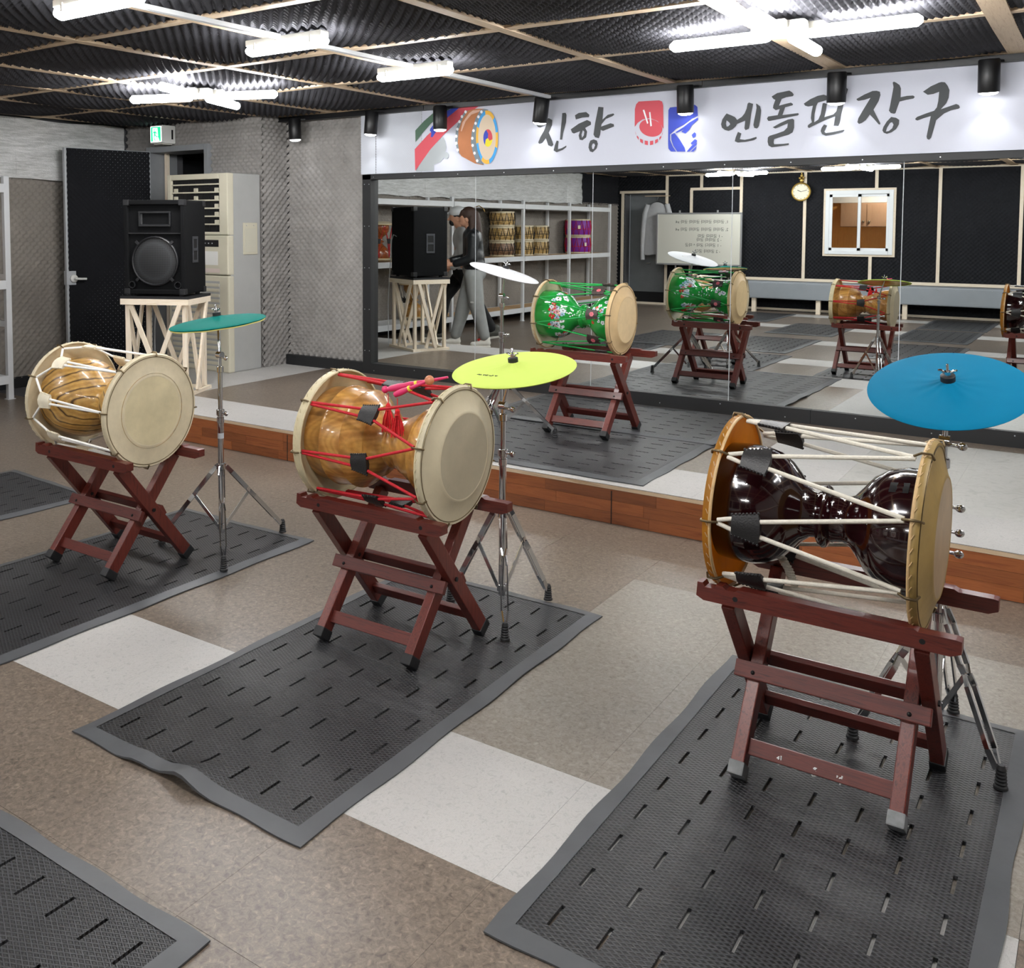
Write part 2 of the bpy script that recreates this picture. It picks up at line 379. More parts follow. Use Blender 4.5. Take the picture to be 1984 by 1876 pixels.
    def mesh(s, name, mats, smooth=None):
        me = bpy.data.meshes.new(name); me.from_pydata(s.v, [], s.f)
        bm = bmesh.new(); bm.from_mesh(me); bmesh.ops.remove_doubles(bm, verts=bm.verts, dist=1e-6)
        bmesh.ops.recalc_face_normals(bm, faces=bm.faces); bm.to_mesh(me); bm.free()
        if not isinstance(mats, (list, tuple)): mats = [mats]
        for m in mats: me.materials.append(MATS[m] if isinstance(m, str) else m)
        if len(mats) > 1 and len(me.polygons) == len(s.mi):
            me.polygons.foreach_set('material_index', s.mi)
        if smooth:
            me.polygons.foreach_set('use_smooth', [True]*len(me.polygons))
            try: me.set_sharp_from_angle(angle=math.radians(smooth))
            except Exception: pass
        return me
    def build(s, name, mats, parent=None, smooth=None, loc=None):
        o = bpy.data.objects.new(name, s.mesh(name, mats, smooth)); COL.objects.link(o)
        if parent: o.parent = parent
        if loc is not None: o.location = loc
        return o

def link(name, me, parent=None, loc=(0, 0, 0), rot=(0, 0, 0), scale=(1, 1, 1)):
    o = bpy.data.objects.new(name, me); COL.objects.link(o); o.parent = parent
    o.location = loc; o.rotation_euler = rot; o.scale = scale
    return o
def tag(o, label=None, cat=None, group=None, kind=None):
    if label: o['label'] = label
    if cat: o['category'] = cat
    if group: o['group'] = group
    if kind: o['kind'] = kind
    return o
def thing(name, label, cat, loc=(0, 0, 0), rz=0.0, group=None):
    o = bpy.data.objects.new(name, None); COL.objects.link(o); o.empty_display_size = 0.1
    o.location = loc; o.rotation_euler = (0, 0, rz)
    return tag(o, label, cat, group)
def copy_tree(o, parent=None):
    c = o.copy(); COL.objects.link(c); c.parent = parent
    for ch in list(o.children): copy_tree(ch, c)
    return c
def grid_mesh(name, P, matname, keep=None, smooth=True):
    """P: (nu, nv, 3) array of points -> quad sheet; keep: (nu-1, nv-1) mask"""
    nu, nv = P.shape[:2]
    idx = np.arange(nu*nv).reshape(nu, nv)
    q = np.stack([idx[:-1, :-1], idx[1:, :-1], idx[1:, 1:], idx[:-1, 1:]], -1)
    q = q[keep] if keep is not None else q.reshape(-1, 4)
    me = bpy.data.meshes.new(name)
    me.vertices.add(nu*nv); me.vertices.foreach_set('co', P.reshape(-1).astype(np.float32))
    me.loops.add(q.size); me.loops.foreach_set('vertex_index', q.reshape(-1).astype(np.int32))
    me.polygons.add(len(q)); me.polygons.foreach_set('loop_start', np.arange(0, q.size, 4, dtype=np.int32))
    if smooth: me.polygons.foreach_set('use_smooth', np.ones(len(q), dtype=bool))
    me.update(calc_edges=True); me.materials.append(MATS[matname] if isinstance(matname, str) else matname)
    return me
def foam(name, O, U, V, N, lu, lv, P, amp, matname, parent, holes=(), hfun=None, per=4):
    """egg-crate foam sheet: peaks on a diagonal lattice of period P"""
    st = P/per; nu = int(lu/st)+1; nv = int(lv/st)+1
    u = np.arange(nu)*lu/(nu-1); v = np.arange(nv)*lv/(nv-1)
    UU, VV = np.meshgrid(u, v, indexing='ij')
    h = amp*np.cos(2*math.pi*UU/P)*np.cos(2*math.pi*VV/P)
    if hfun is not None: h = h+hfun(UU, VV)
    O, U, V, N = (np.array(a, float) for a in (O, U, V, N))
    Pt = O+UU[..., None]*U+VV[..., None]*V+h[..., None]*N
    keep = None
    if holes:
        uc = (u[:-1]+u[1:])/2; vc = (v[:-1]+v[1:])/2; UC, VC = np.meshgrid(uc, vc, indexing='ij')
        keep = np.ones(UC.shape, bool)
        for a, b, c, d in holes: keep &= ~((UC > a) & (UC < b) & (VC > c) & (VC < d))
    o = bpy.data.objects.new(name, grid_mesh(name, Pt, matname, keep)); COL.objects.link(o); o.parent = parent
    return o
# ------------------------------------------------------------------ the setting
XL, XR, YR, CEIL = -8.10, 2.30, -11.26, 2.50
ZS, YF, SX0 = 0.197, -2.15, -6.95            # stage top, stage front edge, stage left end
T = 0.495
def struct(o): o['kind'] = 'structure'; return o
def proj(p):
    d = np.array(p, float)-CAM; z = d@FWD
    return (CX+FPX*(d@RGT)/z, CY-FPX*(d@UPV)/z, z)
def in_view(p, m=60):
    u, v, z = proj(p); return z > 0.3 and -m < u < 1984+m and -m < v < 1876+m

floor = struct(MB().box((XL-.3, YR-.3, -0.12), (XR+.3, 0.3, -0.003)).build('floor', 'plaster'))
floor['label'] = 'brown marbled vinyl floor with pale square tiles between the mats'
def tile_mesh(name, w, h, m):
    b = MB(); g = 0.0003
    b.box((g, g, -0.003), (w-g, h-g, 0.0)); return b.mesh(name, m)
TM = {k: tile_mesh('floor_tile', T, T, k) for k in ('tile_brown', 'tile_pale', 'tile_stone', 'tile_taupe')}
mat_grey = None
rest = {k: MB() for k in TM}
for i in range(-15, 8):
    for j in range(-15, 5):
        x = -1.105+i*T; y = -4.285+j*T
        if x+T < XL or x > XR or y > YF+0.02 or y+T < YR: continue
        row = j % 4
        kind = 'tile_brown'
        if row == 3 and j < 0 and -4.65 < x < -0.2: kind = 'tile_pale'
        elif x > -1.65 and 0 <= j <= 2: kind = 'tile_taupe'
        if in_view((x+T/2, y+T/2, 0), 150): link('floor_tile', TM[kind], floor, (x, y, 0))
        else: rest[kind].box((x+.0007, y+.0007, -0.003), (x+T-.0007, y+T-.0007, 0.0))
for k, b in rest.items():
    if b.f: o = b.build('far_floor_tiles', k, floor); o['kind'] = 'stuff'

# ---- stage
stage = thing('stage', 'low stage platform faced with orange brown wood blocks and topped with vinyl tiles', 'stage', (0, YF, 0))
stage['kind'] = 'structure'
MB().box((SX0, 0.02, 0.0), (XR, 2.20, ZS-0.022)).build('stage_frame', 'plaster', stage)
MB().box((SX0, 0.0, ZS-0.022), (XR, 0.03, ZS-0.004)).build('stage_nosing', 'pine', stage)
xl = [SX0, -6.70, -6.21, -5.72, -5.225, -4.73, -4.235, -3.74, -3.245, -2.75, -2.255, -2.09, -1.595, -1.1, -.605, -.11, .385, .88, 1.375, 1.87, XR]
yl = [0.0, 0.49, 0.985, 1.48, 1.975, 2.20]
cache = {}
for i in range(len(xl)-1):
    for j in range(len(yl)-1):
        w = round(xl[i+1]-xl[i], 4); h = round(yl[j+1]-yl[j], 4)
        xm = (xl[i]+xl[i+1])/2
        k = 'tile_brown'
        if j == 0 or xm < -5.72: k = 'tile_pale'
        elif j < 4 and -1.595 < xm < -1.1: k = 'tile_pale'
        elif j < 4 and xm > -1.1: k = 'tile_stone'
        if (w, h, k) not in cache: cache[(w, h, k)] = tile_mesh('stage_tile', w, h, k)
        link('stage_tile', cache[(w, h, k)], stage, (xl[i], yl[j], ZS))
# facing of glued wood blocks, each block a piece
unit = MB().box((0, 0, 0), (1, 1, 1)).mesh('wood_block', 'stave_wood')
zr = [0.002, 0.060, 0.118, ZS-0.0225]
for r in range(3):
    x = SX0
    while x < XR-.02:
        L = min(rnd.uniform(0.28, 0.62), XR-x)
        ms = MB().box((0, 0, 0), (L-.001, .02, zr[r+1]-zr[r]-.001)).mesh('wood_block', 'stave_wood')
        link('wood_block', ms, stage, (x, rnd.uniform(-.0006, .0006), zr[r])); x += L
for x in (-5.2, -4.2, -2.62, -2.0, -1.5, -.7, -.1):
    MB().box((x, -.0025, 0), (x+.004, 0, ZS-.03)).build('joint_strip', 'black_board', stage)

# ---- ceiling: slab, foam lining and battens
ceiling = struct(MB().box((XL-.3, YR-.3, CEIL+.02), (XR+.3, 0.3, CEIL+.14)).build('ceiling', 'plaster'))
ceiling['label'] = 'ceiling lined with dark egg-crate foam held by a grid of pine battens'
BX = [-7.95, -7.08, -6.28, -5.55, -4.50, -3.60, -2.52, -1.45, -.48, .55, 1.6]      # battens running toward the mirror
BY = [-.06, -1.35, -2.36, -3.42, -4.45, -5.5, -6.6, -7.7, -8.8, -9.9, -11.0]           # battens running along the mirror
def sagfun(x0, y0):
    bx = np.array(BX); by = np.array(BY)
    def f(U, V):
        X = x0+U; Y = y0+V
        def seg(A, b):
            b = np.sort(b); k = np.clip(np.searchsorted(b, A)-1, 0, len(b)-2)
            t = np.clip((A-b[k])/(b[k+1]-b[k]), 0, 1); return np.sin(math.pi*t)
        s = np.minimum(seg(X, bx), 1)*np.minimum(seg(Y, by), 1)
        return 0.050*np.sqrt(np.clip(s, 0, 1))+0.005*np.sin(X*3.1+Y*2.3)*np.sin(Y*4.7-X)
    return f
o = foam('foam_lining', (-8.1, -5.2, CEIL-.002), (1, 0, 0), (0, 1, 0), (0, 0, -1), 9.0, 5.2, 0.064, 0.024, 'foam_ceiling', ceiling, hfun=sagfun(-8.1, -5.2))
o = foam('foam_lining', (-8.1, YR, CEIL-.002), (1, 0, 0), (0, 1, 0), (0, 0, -1), 10.4, 6.06, 0.12, 0.014, 'foam_ceiling', ceiling, hfun=sagfun(-8.1, YR))
for x in BX:
    w = .105 if x in (-1.45, -.48) else rnd.uniform(.06, .072)
    b = MB(); n = 12; prev = None
    for k in range(n):
        y0, y1 = YR+(0.0-YR)*k/n, YR+(0.0-YR)*(k+1)/n
        j0 = .006*math.sin(k*1.7+x*5); j1 = .006*math.sin((k+1)*1.7+x*5)
        b.bar((x+j0, y0, CEIL-.029), (x+j1, y1, CEIL-.029), w, .016)
    b.build('batten', 'pine_y', ceiling)
for y in BY:
    w = rnd.uniform(.05, .065)
    b = MB(); n = 12
    for k in range(n):
        x0, x1 = XL+(XR-XL)*k/n, XL+(XR-XL)*(k+1)/n
        b.bar((x0, y+.006*math.sin(k*2.1+y*3), CEIL-.027), (x1, y+.006*math.sin((k+1)*2.1+y*3), CEIL-.027), w, .016)
    b.build('batten', 'pine', ceiling)

# ---- walls
wall_left = struct(MB().box((XL-.25, YR-.3, -.1), (XL-.03, 0.3, CEIL+.1)).build('wall_left', 'plaster'))
wall_left['label'] = 'left wall with grey foam low down behind the white shelves'
foam('foam_lining', (XL, YR, .09), (0, 1, 0), (0, 0, 1), (1, 0, 0), 10.95, 1.85, 0.07, 0.02, 'foam_shelf', wall_left)
foam('foam_lining', (XL, YR, 1.90), (0, 1, 0), (0, 0, 1), (1, 0, 0), 1.66, .60, 0.06, 0.011, 'foam_black', wall_left)
MB().box((XL-.03, YR, 0), (XL+.012, -.31, .10)).build('baseboard', 'black_board', wall_left)
DW = -0.30
dx0, dx1, dzt = -7.70, -6.93, 2.19
wall_door = MB()
wall_door.box((XL-.2, DW+.02, -.1), (dx0-.055, .12, CEIL+.1)).box((dx1+.055, DW+.02, -.1), (-6.22-.02, .12, CEIL+.1)).box((dx0-.055, DW+.02, dzt+.055), (dx1+.055, .12, CEIL+.1))
wall_door = struct(wall_door.build('wall_door_side', 'plaster'))
wall_door['label'] = 'grey foam wall around the open doorway under the exit sign'
foam('foam_lining', (XL, DW, 0), (1, 0, 0), (0, 0, 1), (0, -1, 0), 1.88, CEIL, 0.068, 0.021, 'foam_wall', wall_door, holes=[(dx0-.05-XL, dx1+.05-XL, -1, dzt+.05)])
foam('foam_lining', (-6.22, DW, ZS), (0, 1, 0), (0, 0, 1), (1, 0, 0), .34, CEIL-ZS, 0.068, 0.021, 'foam_wall', wall_door)
wall_back = struct(MB().box((-6.24, .09, -.1), (XR+.3, .30, CEIL+.1)).build('wall_back', 'plaster'))
wall_back['label'] = 'front wall of the room that carries the mirrors and the banner'
foam('foam_lining', (-6.215, .035, .285), (1, 0, 0), (0, 0, 1), (0, -1, 0), .915, CEIL-.285, 0.068, 0.021, 'foam_wall', wall_back)
MB().box((-6.205, -.02, ZS), (-5.295, .08, .289)).build('baseboard', 'black_board', wall_back)
MB().box((-5.30, .045, 1.9), (XR, .09, CEIL)).build('backing_board', 'plaster', wall_back)
wall_right = struct(MB().box((XR, YR-.3, -.1), (XR+.25, .3, CEIL+.1)).build('wall_right', 'foam_wall'))
# rear wall (seen in the mirror)
wall_rear = MB(); ya, yb = YR-.25, YR-.03
rx0, rx1, rzt = -7.96, -7.13, 2.13          # rear doorway
wx0, wx1, wz0, wz1 = -4.20, -3.17, 1.05, 2.10   # serving window
wall_rear.box((XL-.3, ya, -.1), (rx0, yb, CEIL+.1)).box((rx0, ya, rzt), (rx1, yb, CEIL+.1)).box((rx1, ya, -.1), (wx0, yb, CEIL+.1))
wall_rear.box((wx0, ya, -.1), (wx1, yb, wz0)).box((wx0, ya, wz1), (wx1, yb, CEIL+.1)).box((wx1, ya, -.1), (XR+.3, yb, CEIL+.1))
wall_rear = struct(wall_rear.build('wall_rear', 'plaster'))
wall_rear['label'] = 'black foam wall with pine battens and a white window, seen in the mirror'
foam('foam_lining', (XL, YR, 0), (1, 0, 0), (0, 0, 1), (0, 1, 0), 10.4, CEIL, 0.07, 0.021, 'foam_black', wall_rear,
     holes=[(rx0-XL, rx1-XL, -1, rzt), (wx0-XL, wx1-XL, wz0, wz1)])
def vb(x, z0, z1, w=.05): MB().box((x-w/2, YR+.005, z0), (x+w/2, YR+.03, z1)).build('batten', 'pine_z', wall_rear)
def hb(x0, x1, z, w=.05): MB().box((x0, YR+.004, z-w/2), (x1, YR+.028, z+w/2)).build('batten', 'pine_pale', wall_rear)
vb(-7.99, 0, 2.17); vb(-7.09, 0, CEIL-.04); hb(-8.05, -7.1, 2.165); vb(-6.42, 2.22, CEIL-.04); hb(-6.63, -5.7, 2.20); vb(-6.61, .5, 2.19)
vb(-5.68, .5, CEIL-.04); vb(-4.57, .55, CEIL-.04); vb(-3.49, .55, 1.0); vb(-3.42, 2.14, CEIL-.04); vb(-2.47, .55, CEIL-.04); vb(-1.34, .55, CEIL-.04); vb(-.3, .55, CEIL-.04); vb(.75, .55, CEIL-.04)
hb(-7.1, XR, 2.475); hb(-5.6, XR, .565); hb(-7.1, XR, .03, .04); hb(-8.05, -7.1, .02, .04)

# ---- corridor behind the open doorway
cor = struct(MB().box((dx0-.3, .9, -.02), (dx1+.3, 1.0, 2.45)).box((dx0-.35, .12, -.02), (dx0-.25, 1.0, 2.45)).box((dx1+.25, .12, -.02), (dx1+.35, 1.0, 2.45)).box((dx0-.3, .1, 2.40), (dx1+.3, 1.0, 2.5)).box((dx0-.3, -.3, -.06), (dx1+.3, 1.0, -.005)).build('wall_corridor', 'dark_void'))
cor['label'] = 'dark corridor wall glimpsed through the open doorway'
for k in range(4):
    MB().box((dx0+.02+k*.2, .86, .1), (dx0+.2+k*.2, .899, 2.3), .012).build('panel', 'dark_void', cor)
# ---- doors
d1 = thing('door_1', 'black foam-padded door standing open beside the loudspeaker', 'door', (dx0, DW, 0)); d1['kind'] = 'structure'
for nm, a, b in (('frame_post', (-.055, -.045, 0), (0, .30, dzt+.055)), ('frame_post', (dx1-dx0, -.045, 0), (dx1-dx0+.055, .30, dzt+.055)), ('frame_head', (0, -.045, dzt), (dx1-dx0, .30, dzt+.055))):
    MB().box(a, b, .004).build(nm, 'grey_paint', d1)
MB().box((.02, .12, 0), (.055, .155, dzt)).build('door_stop', 'pine_z', d1)
ang = math.radians(-102)            # swung into the room
leaf = MB().box((0, -.025, .03), (.86, .02, dzt+.01), .003).build('door_leaf', 'label_grey', d1); leaf.rotation_euler = (0, 0, ang); leaf.location = (0, -.05, 0)
fo = foam('foam_pad', (0.012, -.030, .035), (1, 0, 0), (0, 0, 1), (0, -1, 0), .83, dzt-.03, 0.056, 0.012, 'foam_door', leaf)
fo2 = foam('foam_pad', (0.012, .026, .035), (1, 0, 0), (0, 0, 1), (0, 1, 0), .83, dzt-.03, 0.05, 0.008, 'foam_door', leaf)
for s, y in ((1, .02), (-1, -.025)):
    h = MB(); h.lathe([(y, .035), (y+s*.03, .035), (y+s*.035, .028)], 20, 'y', True, Matrix.Translation((.80, 0, .99)))
    h.tube([(.80, y+s*.03, .99), (.80, y+s*.065, .99), (.70, y+s*.07, .985)], .011, 8)
    h.build('door_handle', 'plastic_white', leaf, 40)
MB().box((.775, -.036, .93), (.865, .032, 1.06), .004).build('latch_plate', 'label_grey', leaf)
d2 = thing('door_2', 'grey rear door with a small handle, seen in the mirror', 'door', (rx0, YR, 0)); d2['kind'] = 'structure'
MB().box((0, -.33, .0), (rx1-rx0, -.29, rzt)).build('door_leaf', 'door_grey', d2)
MB().box((0.0, -.289, .0), (rx1-rx0, -.275, .22)).build('kick_plate', 'black_board', d2)
MB().tube([(.38, -.29, .78), (.38, -.24, .78), (.46, -.235, .78)], .012, 8).build('door_handle', 'chrome', d2)
# ---- serving window and the room behind it
w1 = thing('window_1', 'white framed sliding window in the black foam wall showing a wood kitchen', 'window', (wx0, YR, wz0)); w1['kind'] = 'structure'
W, H = wx1-wx0, wz1-wz0
for a, b in (((-.02, -.05, -.02), (.045, .05, H+.02)), ((W-.045, -.05, -.02), (W+.02, .05, H+.02)), ((.045, -.05, -.02), (W-.045, .05, .045)), ((.045, -.05, H-.045), (W-.045, .05, H+.02))):
    MB().box(a, b, .004).build('window_frame', 'upvc_white', w1)
for a, b in (((-.055, -.02, -.055), (-.02, .03, H+.055)), ((W+.02, -.02, -.055), (W+.055, .03, H+.055)), ((-.02, -.02, -.055), (W+.02, .03, -.02)), ((-.02, -.02, H+.02), (W+.02, .03, H+.055))):
    MB().box(a, b).build('pine_trim', 'pine_pale', w1)
for k, (xa, xb, yy) in enumerate(((.045, W/2+.03, .012), (W/2-.03, W-.045, -.03))):
    s_ = MB()
    for a, b in (((xa, yy, .045), (xa+.045, yy+.03, H-.045)), ((xb-.045, yy, .045), (xb, yy+.03, H-.045)), ((xa, yy, .045), (xb, yy+.03, .09)), ((xa, yy, H-.09), (xb, yy+.03, H-.045))): s_.box(a, b)
    sash = s_.build('sash', 'upvc_white', w1)
    MB().box((xa+.04, yy+.012, .085), (xb-.04, yy+.016, H-.085)).build('pane', 'window_glass', sash)
kit = struct(MB().box((wx0-1.0, YR-1.75, .5), (wx1+1.0, YR-1.70, 2.7)).build('wall_kitchen', 'room_wood'))
kit['label'] = 'wood panelled kitchen wall behind the white window'
MB().box((wx0-1.0, YR-1.70, 1.95), (wx1+1.0, YR-1.60, 2.45)).build('upper_wall', 'white_paint', kit)
MB().box((wx0-1.0, YR-1.72, 2.45), (wx1+1.0, YR-.26, 2.5)).build('kitchen_ceiling', 'white_paint', kit)
MB().box((wx0-1.0, YR-1.75, .5), (wx0-.95, YR-.26, 2.5)).build('kitchen_side', 'room_wood', kit)
MB().box((wx1+.95, YR-1.75, .5), (wx1+1.0, YR-.26, 2.5)).build('kitchen_side', 'room_wood', kit)
MB().box((wx0-1.0, YR-1.75, .5), (wx1+1.0, YR-.26, .55)).build('kitchen_counter', 'white_paint', kit)
cab = thing('wall_cabinet', 'brown wall cabinet with round knobs inside the lit kitchen', 'cabinet', (wx0+.2, YR-1.70, 1.50))
MB().box((-.3, 0, 0), (1.05, .30, .44)).build('cabinet_body', 'cabinet_wood', cab)
for k in range(3):
    dr = MB().box((-.295+k*.45, .30, .01), (.145+k*.45, .318, .43), .003).build('cabinet_door', 'cabinet_wood', cab)
    MB().ball((.10+k*.45 if k % 2 == 0 else -.25+k*.45, .332, .10), .022).build('knob', 'knob_steel', dr, 60)
clo = thing('folded_cloth', 'small red cloth on the kitchen counter behind the window', 'cloth', (wx0+.25, YR-.75, .552))
MB().box((-.12, -.08, 0), (.12, .08, .42), .03).build('cloth_pile', 'tassel_red', clo, 60)
dl = thing('ceiling_downlight', 'round white lamp on the kitchen ceiling behind the window', 'lamp', (wx1-.25, YR-.9, 2.45))
MB().lathe([(0, .12), (-.03, .12), (-.04, .09)], 24, 'z', True).build('lamp_disc', mat('kitchen_lamp', 'fff4e0', .4, emit=230.0), dl)

# ---- mirror wall
TXM, TZM = 0.0025, -0.0056
NM = Vector((math.sin(TZM), -math.cos(TZM)*math.cos(TXM), math.sin(TXM))).normalized()
def my(x, z): return -(NM.x*x+NM.z*(z-1.1))/NM.y
mir = thing('wall_mirror', 'long wall mirror of tall panels in a black board frame above the stage', 'mirror', (-5.29, 0, ZS))
seams = [-5.205, -4.167, -3.144, -2.1145, -1.069, -.03, 1.0, 2.05]
for a, b in zip(seams[:-1], seams[1:]):
    a += .0025; b -= .0025; z0, z1 = .280, 1.885
    bm = MB(); vs = []
    for y in (0, .005):
        vs += [(x+5.29, my(x, z)+y, z-ZS) for x, z in ((a, z0), (b, z0), (b, z1), (a, z1))]
    bm.add(vs, [(0, 1, 2, 3), (7, 6, 5, 4), (0, 4, 5, 1), (1, 5, 6, 2), (2, 6, 7, 3), (3, 7, 4, 0)])
    bm.build('mirror_panel', 'mirror_glass', mir)
    MB().bar((b+.0025+5.29, my(b, z0)+.001, z0-ZS), (b+.0025+5.29, my(b, z1)+.001, z1-ZS), .0045, .004, (0, 1, 0)).build('panel_edge', 'label_grey', mir)
MB().box((0, .042, .06), (7.5, .06, 1.72)).build('backing_board', 'black_board', mir)
MB().box((-.002, -.022, .092), (.088, .04, 1.72)).build('frame_stile', 'black_board', mir)
for k, x in enumerate((-.002, 1.9, 3.72, 5.5)):
    x1 = (1.9, 3.72, 5.5, 7.5)[k]
    MB().box((x, -.022, 0), (x1-.002, .04, .092)).build('frame_base_board', 'black_board', mir)
MB().box((.0, -.022, 1.681), (7.5, .04, 1.724)).build('frame_top_board', 'black_board', mir)
scr = MB().lathe([(0, .004), (-.0015, .0035)], 8, 'y', True).mesh('screw', 'aluminium')
for k in range(17):
    link('screw', scr, mir, (.12+k*.43, -.022, .07 if k % 2 else .03))
    link('screw', scr, mir, (.12+k*.43, -.022, 1.70))
for k in range(5): link('screw', scr, mir, (.02, -.022, .2+k*.36)); link('screw', scr, mir, (.07, -.022, .2+k*.36))

# ---- foil lining on the left wall
foil = thing('foil_lining', 'silver bubble-foil insulation band along the top of the left wall', 'insulation', (XL, 0, 1.925))
ys = [-.36, -1.55, -2.8, -4.1, -4.72, -5.45, -6.7, -8.15, -9.05, -9.64]
for k in range(len(ys)-1):
    n, m = 26, 10; P = np.zeros((n, m, 3))
    for i in range(n):
        for j in range(m):
            t = i/(n-1); s_ = j/(m-1)
            y = ys[k]+(ys[k+1]-ys[k])*t
            P[i, j] = (.03+.035*math.sin(math.pi*t)*(.4+.6*(1-s_))+.008*math.sin(9*t+3*k)*math.sin(7*s_)+.006*math.sin(s_*31), y, -.02+.545*s_+.008*math.sin(t*8+k))
    o = bpy.data.objects.new('foil_sheet', grid_mesh('foil_sheet', P, 'bubble_foil')); COL.objects.link(o); o.parent = foil
# ------------------------------------------------------------------ lamps
LK = .951       # the lamps hang a little below the foam
def batten_lamp(x0, x1, y, label):
    t = thing('batten_lamp', label, 'lamp', ((x0+x1)/2*LK, -6.621+(y+6.621)*LK, CEIL-.078), 0, 'straight ceiling lamps'); L = (x1-x0)/2*LK
    MB().box((-L*.94, -.032, -.03), (L*.94, .032, .0), .004).build('lamp_housing', 'lamp_housing', t)
    d = MB(); prof = [(-L, .002), (-L+.006, .022), (-L+.03, .036), (L-.03, .036), (L-.006, .022), (L, .002)]
    d.lathe(prof, 16, 'x', True, Matrix.Translation((0, 0, -.05)) @ Matrix.Diagonal((1, 1, .8, 1))); d.build('lamp_diffuser', 'lamp_white', t, 50)
    for s in (-.35, .35): MB().box((s*L*2-.006, -.037, -.055), (s*L*2+.006, .037, -.018)).build('clip', 'lamp_housing', t)
    return t
batten_lamp(-3.80, -3.22, -4.02, 'straight white ceiling lamp farthest from the mirror on the white duct')
batten_lamp(-3.80, -3.24, -2.86, 'straight white ceiling lamp between two others on the white duct')
batten_lamp(-3.80, -3.24, -1.72, 'straight white ceiling lamp nearest the banner on the white duct')
def cross_lamp(x, y, rz, label, arms=(.46, .46, .46, .46), grp='cross-shaped ceiling lamps'):
    t = thing('cross_lamp', label, 'lamp', (x*LK, -6.621+(y+6.621)*LK, CEIL-.078), rz, grp)
    MB().box((-.10, -.10, -.05), (.10, .10, 0), .012).build('lamp_housing', 'lamp_housing', t)
    for k in range(4):
        a = k*math.pi/2; L = arms[k]
        d = MB(); d.lathe([(.075, .004), (.08, .022), (.1, .028), (.1+L-.02, .028), (.1+L, .012)], 14, 'x', True, Matrix.Translation((0, 0, -.048)))
        ob = d.build('lamp_tube', 'lamp_white', t, 50); ob.rotation_euler = (0, 0, a)
        c = MB().box((.06, -.03, -.04), (.16, .03, -.005), .004).build('tube_holder', 'lamp_housing', t); c.rotation_euler = (0, 0, a)
    return t
cross_lamp(-1.33, -1.66, .0, 'cross-shaped white ceiling lamp in front of the banner lettering')
cross_lamp(-5.42, -1.72, .35, 'cross-shaped white ceiling lamp above the loudspeaker')
cross_lamp(-5.55, -9.85, .2, 'cross-shaped white ceiling lamp above the whiteboard, seen in the mirror')
cross_lamp(-3.40, -9.2, .1, 'cross-shaped white ceiling lamp near the window, seen in the mirror')
cross_lamp(-1.33, -5.3, 0., 'cross-shaped white ceiling lamp over the middle of the hall', grp='lamps behind the view')
cross_lamp(-5.5, -5.6, 0., 'cross-shaped white ceiling lamp over the shelves side of the hall', grp='lamps behind the view')
cross_lamp(.9, -3.4, 0., 'cross-shaped white ceiling lamp over the right side of the hall', grp='lamps behind the view')
cross_lamp(-.6, -9.2, .1, 'cross-shaped white ceiling lamp over the far bench corner', grp='lamps behind the view')
duct = thing('cable_duct', 'thin white cable duct joining the straight lamps to the banner', 'cable duct', (-3.345, 0, CEIL-.084))
for y0, y1 in ((-1.93, -.30), (-3.02, -2.0), (-4.12, -3.1), (-5.6, -4.2)):
    MB().box((-.016, y0, -.016), (.016, y1, .006), .003).build('duct_run', 'white_paint', duct)
    MB().box((-.004, y0+.01, -.018), (.004, y1-.01, -.0165)).build('duct_seam', 'label_grey', duct)
# ---- spotlights on a track above the banner
track = thing('light_track', 'black light track running above the banner', 'light track', (-6.9, -.058, CEIL-.068))
for x0, x1 in ((0, 2.3), (2.3, 4.6), (4.6, 6.9), (6.9, 9.1)):
    MB().box((x0, -.028, -.012), (x1-.003, .012, .03)).build('track_bar', 'black_metal', track)
sn = ['left of the banner on the foam wall', 'over the blank end of the banner', 'over the painted drum picture', 'over the first written character', 'between the red and blue emblems and the title', 'over the middle of the title', 'over the last character of the title']
sx = [-5.95, -5.07, -4.385, -3.47, -2.39, -1.43, -.62]
def spotlight(x, tilt, label, roll=0.):
    t = thing('spotlight', label, 'spotlight', (x, -.165, CEIL-.05), 0, 'spotlights on the track')
    body = MB().lathe([(-.20, .050), (-.198, .0545), (-.195, .056), (-.02, .056), (-.012, .05), (-.01, .0)], 28, 'z').build('lamp_barrel', 'black_metal', t, 40)
    lens = MB().lathe([(-.217, 0.0), (-.214, .03), (-.206, .046), (-.199, .0495)], 28, 'z').build('lens', 'spot_lens', body)
    rim = MB().lathe([(-.165, .035), (-.168, .04), (-.172, .035)], 24, 'z').build('reflector_ring', 'chrome', body, 40)
    arm = MB().bar((.03, .03, -.03), (.06, .076, -.025), .02, .014).build('bracket', 'black_metal', t)
    body.rotation_euler = (tilt, roll, 0); body.location = (0, 0, -.005)
    ld = bpy.data.lights.new('spot_beam', 'SPOT'); ld.energy = SPOT_W; ld.spot_size = math.radians(92); ld.spot_blend = .35; ld.shadow_soft_size = .04; ld.color = (.93, .96, 1)
    lo = bpy.data.objects.new('spot_beam', ld); COL.objects.link(lo); lo.parent = body; lo.location = (0, 0, -.222)
for x, n_, (ti, ro) in zip(sx, sn, ((.06, 0), (.0, .10), (.0, 0), (.08, .16), (.12, .02), (.12, .03), (.12, .0))):
    spotlight(x, ti, 'black cylinder spotlight '+n_, ro)

